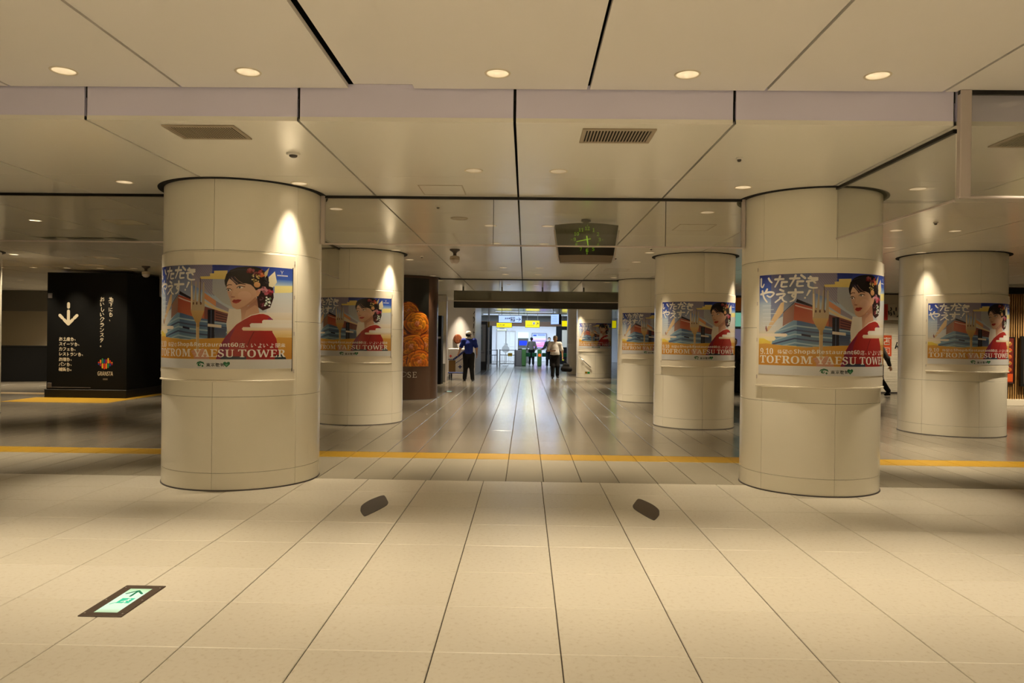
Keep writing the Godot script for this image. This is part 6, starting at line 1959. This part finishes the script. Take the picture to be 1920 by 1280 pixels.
	for x in [-0.24, 0.26]:
		for z in [-0.34, 0.34]:
			var ws := surf()
			lathe(ws, [Vector2(0.0, -0.02), Vector2(0.055, -0.022), Vector2(0.085, -0.02), Vector2(0.1, -0.01), Vector2(0.1, 0.01), Vector2(0.085, 0.02), Vector2(0.055, 0.022), Vector2(0.0, 0.02)], 24)
			var wh := part("wheel", fin(ws), M.black_trim, c, Vector3(x, 0.1, z), Vector3(0, 0, PI / 2))
			part("fork", box_mesh(Vector3(0.06, 0.17, 0.03), 0.006), M.steel, c, Vector3(x, 0.17, z - 0.0))
	part("carton", box_mesh(Vector3(0.24, 0.40, 0.7), 0.008, Vector3(-0.15, 0.49, 0.04)), mat("cardboard", Color(0.60, 0.46, 0.27), 0.8), c)
	var cv := Pic.new(512, 768, Color(0.86, 0.84, 0.82), 100, 150)
	var blue := Color(0.10, 0.16, 0.42)
	cv.rect(12, 36, 18, 54, Color(0.82, 0.20, 0.14))
	cv.rect(6, 42, 24, 48, Color(0.82, 0.20, 0.14))
	for i in 9:
		cv.rect(30 + i * 8, 58 - i * 6.5, 40 + i * 8, 72 - i * 6.5, blue)
	for i in 8:
		cv.rect(32 + i * 8, 96 - i * 6, 40 + i * 8, 101 - i * 6, blue)
	cv.rect(0, 64, 40, 69, blue)
	cv.rect(70, 104, 77, 128, blue)
	cv.rect(62, 112, 85, 119, blue)
	var cm := mat("cover_print", Color(1, 1, 1), 0.7)
	cm.albedo_texture = cv.tex()
	part("cover", box_mesh(Vector3(0.60, 0.42, 0.80), 0.03, Vector3(0.0, 0.91, 0)), M.white_cloth, c)
	part("cover_side", box_mesh(Vector3(0.34, 0.46, 0.78), 0.02, Vector3(0.14, 0.52, 0)), M.white_cloth, c)
	var cf := surf()
	uvquad(cf, [Vector3(-0.29, 0.705, 0.402), Vector3(0.29, 0.705, 0.402), Vector3(0.29, 1.10, 0.402), Vector3(-0.29, 1.10, 0.402)], [Vector2(0, 0.47), Vector2(1, 0.47), Vector2(1, 0), Vector2(0, 0)], Vector3(0, 0, 1))
	uvquad(cf, [Vector3(-0.025, 0.295, 0.402), Vector3(0.29, 0.295, 0.402), Vector3(0.29, 0.705, 0.402), Vector3(-0.025, 0.705, 0.402)], [Vector2(0.457, 1), Vector2(1, 1), Vector2(1, 0.47), Vector2(0.457, 0.47)], Vector3(0, 0, 1))
	part("cover_print", fin(cf), cm, c)
	# staff member standing at the gate, back turned
	p = stand_pose()
	p.elbow_l = Vector3(0.27, 1.13, 0.05); p.wrist_l = Vector3(0.16, 1.08, 0.24); p.hand_dir_l = Vector3(-0.4, 0, 0.9)
	p.elbow_r = Vector3(-0.27, 1.12, 0.0); p.wrist_r = Vector3(-0.22, 0.94, 0.16)
	person("person in a grey top and dark apron seen from behind at the gate", Vector3(0.36, 0, -42.6), PI - 0.1, 1.60 / 1.7, p, {"skin": M.skin_shade, "hair": M.dark_hair, "shirt": M.grey_cloth, "trousers": M.black_cloth, "sleeve": 1.0, "hem": 0.0, "waist": 0.12})
	p = stand_pose()
	p.elbow_r = Vector3(-0.28, 1.13, 0.05); p.wrist_r = Vector3(-0.42, 1.02, 0.20); p.hand_dir_r = Vector3(-0.8, -0.1, 0.5)
	person("person in a dark jacket and white mask coming through the gates", Vector3(1.29, 0, -40.0), 0.1, 1.60 / 1.7, p, {"skin": M.skin_tone, "hair": M.dark_hair, "shirt": M.charcoal_cloth, "trousers": M.black_cloth, "sleeve": 1.0, "hem": -0.05, "waist": 0.05})
	var mk := surf()
	skin(mk, [[Vector3(-0.035, 1.435, 0.085), Vector3(0.035, 1.435, 0.085), 0.034, 0.034], [Vector3(-0.055, 1.45, 0.06), Vector3(0.055, 1.45, 0.06), 0.02, 0.02]], 0.008, 0.02)
	part("mask", fin(mk), M.white_cloth, get_node("person_003"))
	# passer-by in a dark jacket at the shutter, striding away from the column
	p = stand_pose()
	p.elbow_l = Vector3(0.26, 1.12, -0.12); p.wrist_l = Vector3(0.27, 0.90, -0.20)
	p.knee_l = Vector3(0.1, 0.50, -0.02); p.ankle_l = Vector3(0.1, 0.16, -0.28); p.toe_l = Vector3(0.1, 0.045, -0.18)
	p.knee_r = Vector3(-0.09, 0.5, 0.14); p.ankle_r = Vector3(-0.1, 0.085, 0.2); p.toe_r = Vector3(-0.1, 0.035, 0.36)
	person("passer-by in a dark jacket in front of the closed shop shutter", Vector3(9.98, 0, -21.1), -PI / 2 + 0.15, 1.62 / 1.7, p, {"skin": M.skin_tone, "hair": M.dark_hair, "shirt": M.charcoal_cloth, "trousers": M.black_cloth, "sleeve": 1.0, "hem": -0.05, "waist": 0.05})
	p = stand_pose()
	person("person in black standing before the narrow orange headed shop front", Vector3(6.03, 0, -21.5), 0.3, 1.58 / 1.7, p, {"skin": M.skin_shade, "hair": M.dark_hair, "shirt": M.black_cloth, "trousers": M.black_cloth, "sleeve": 1.0, "hem": -0.05, "waist": 0.05})
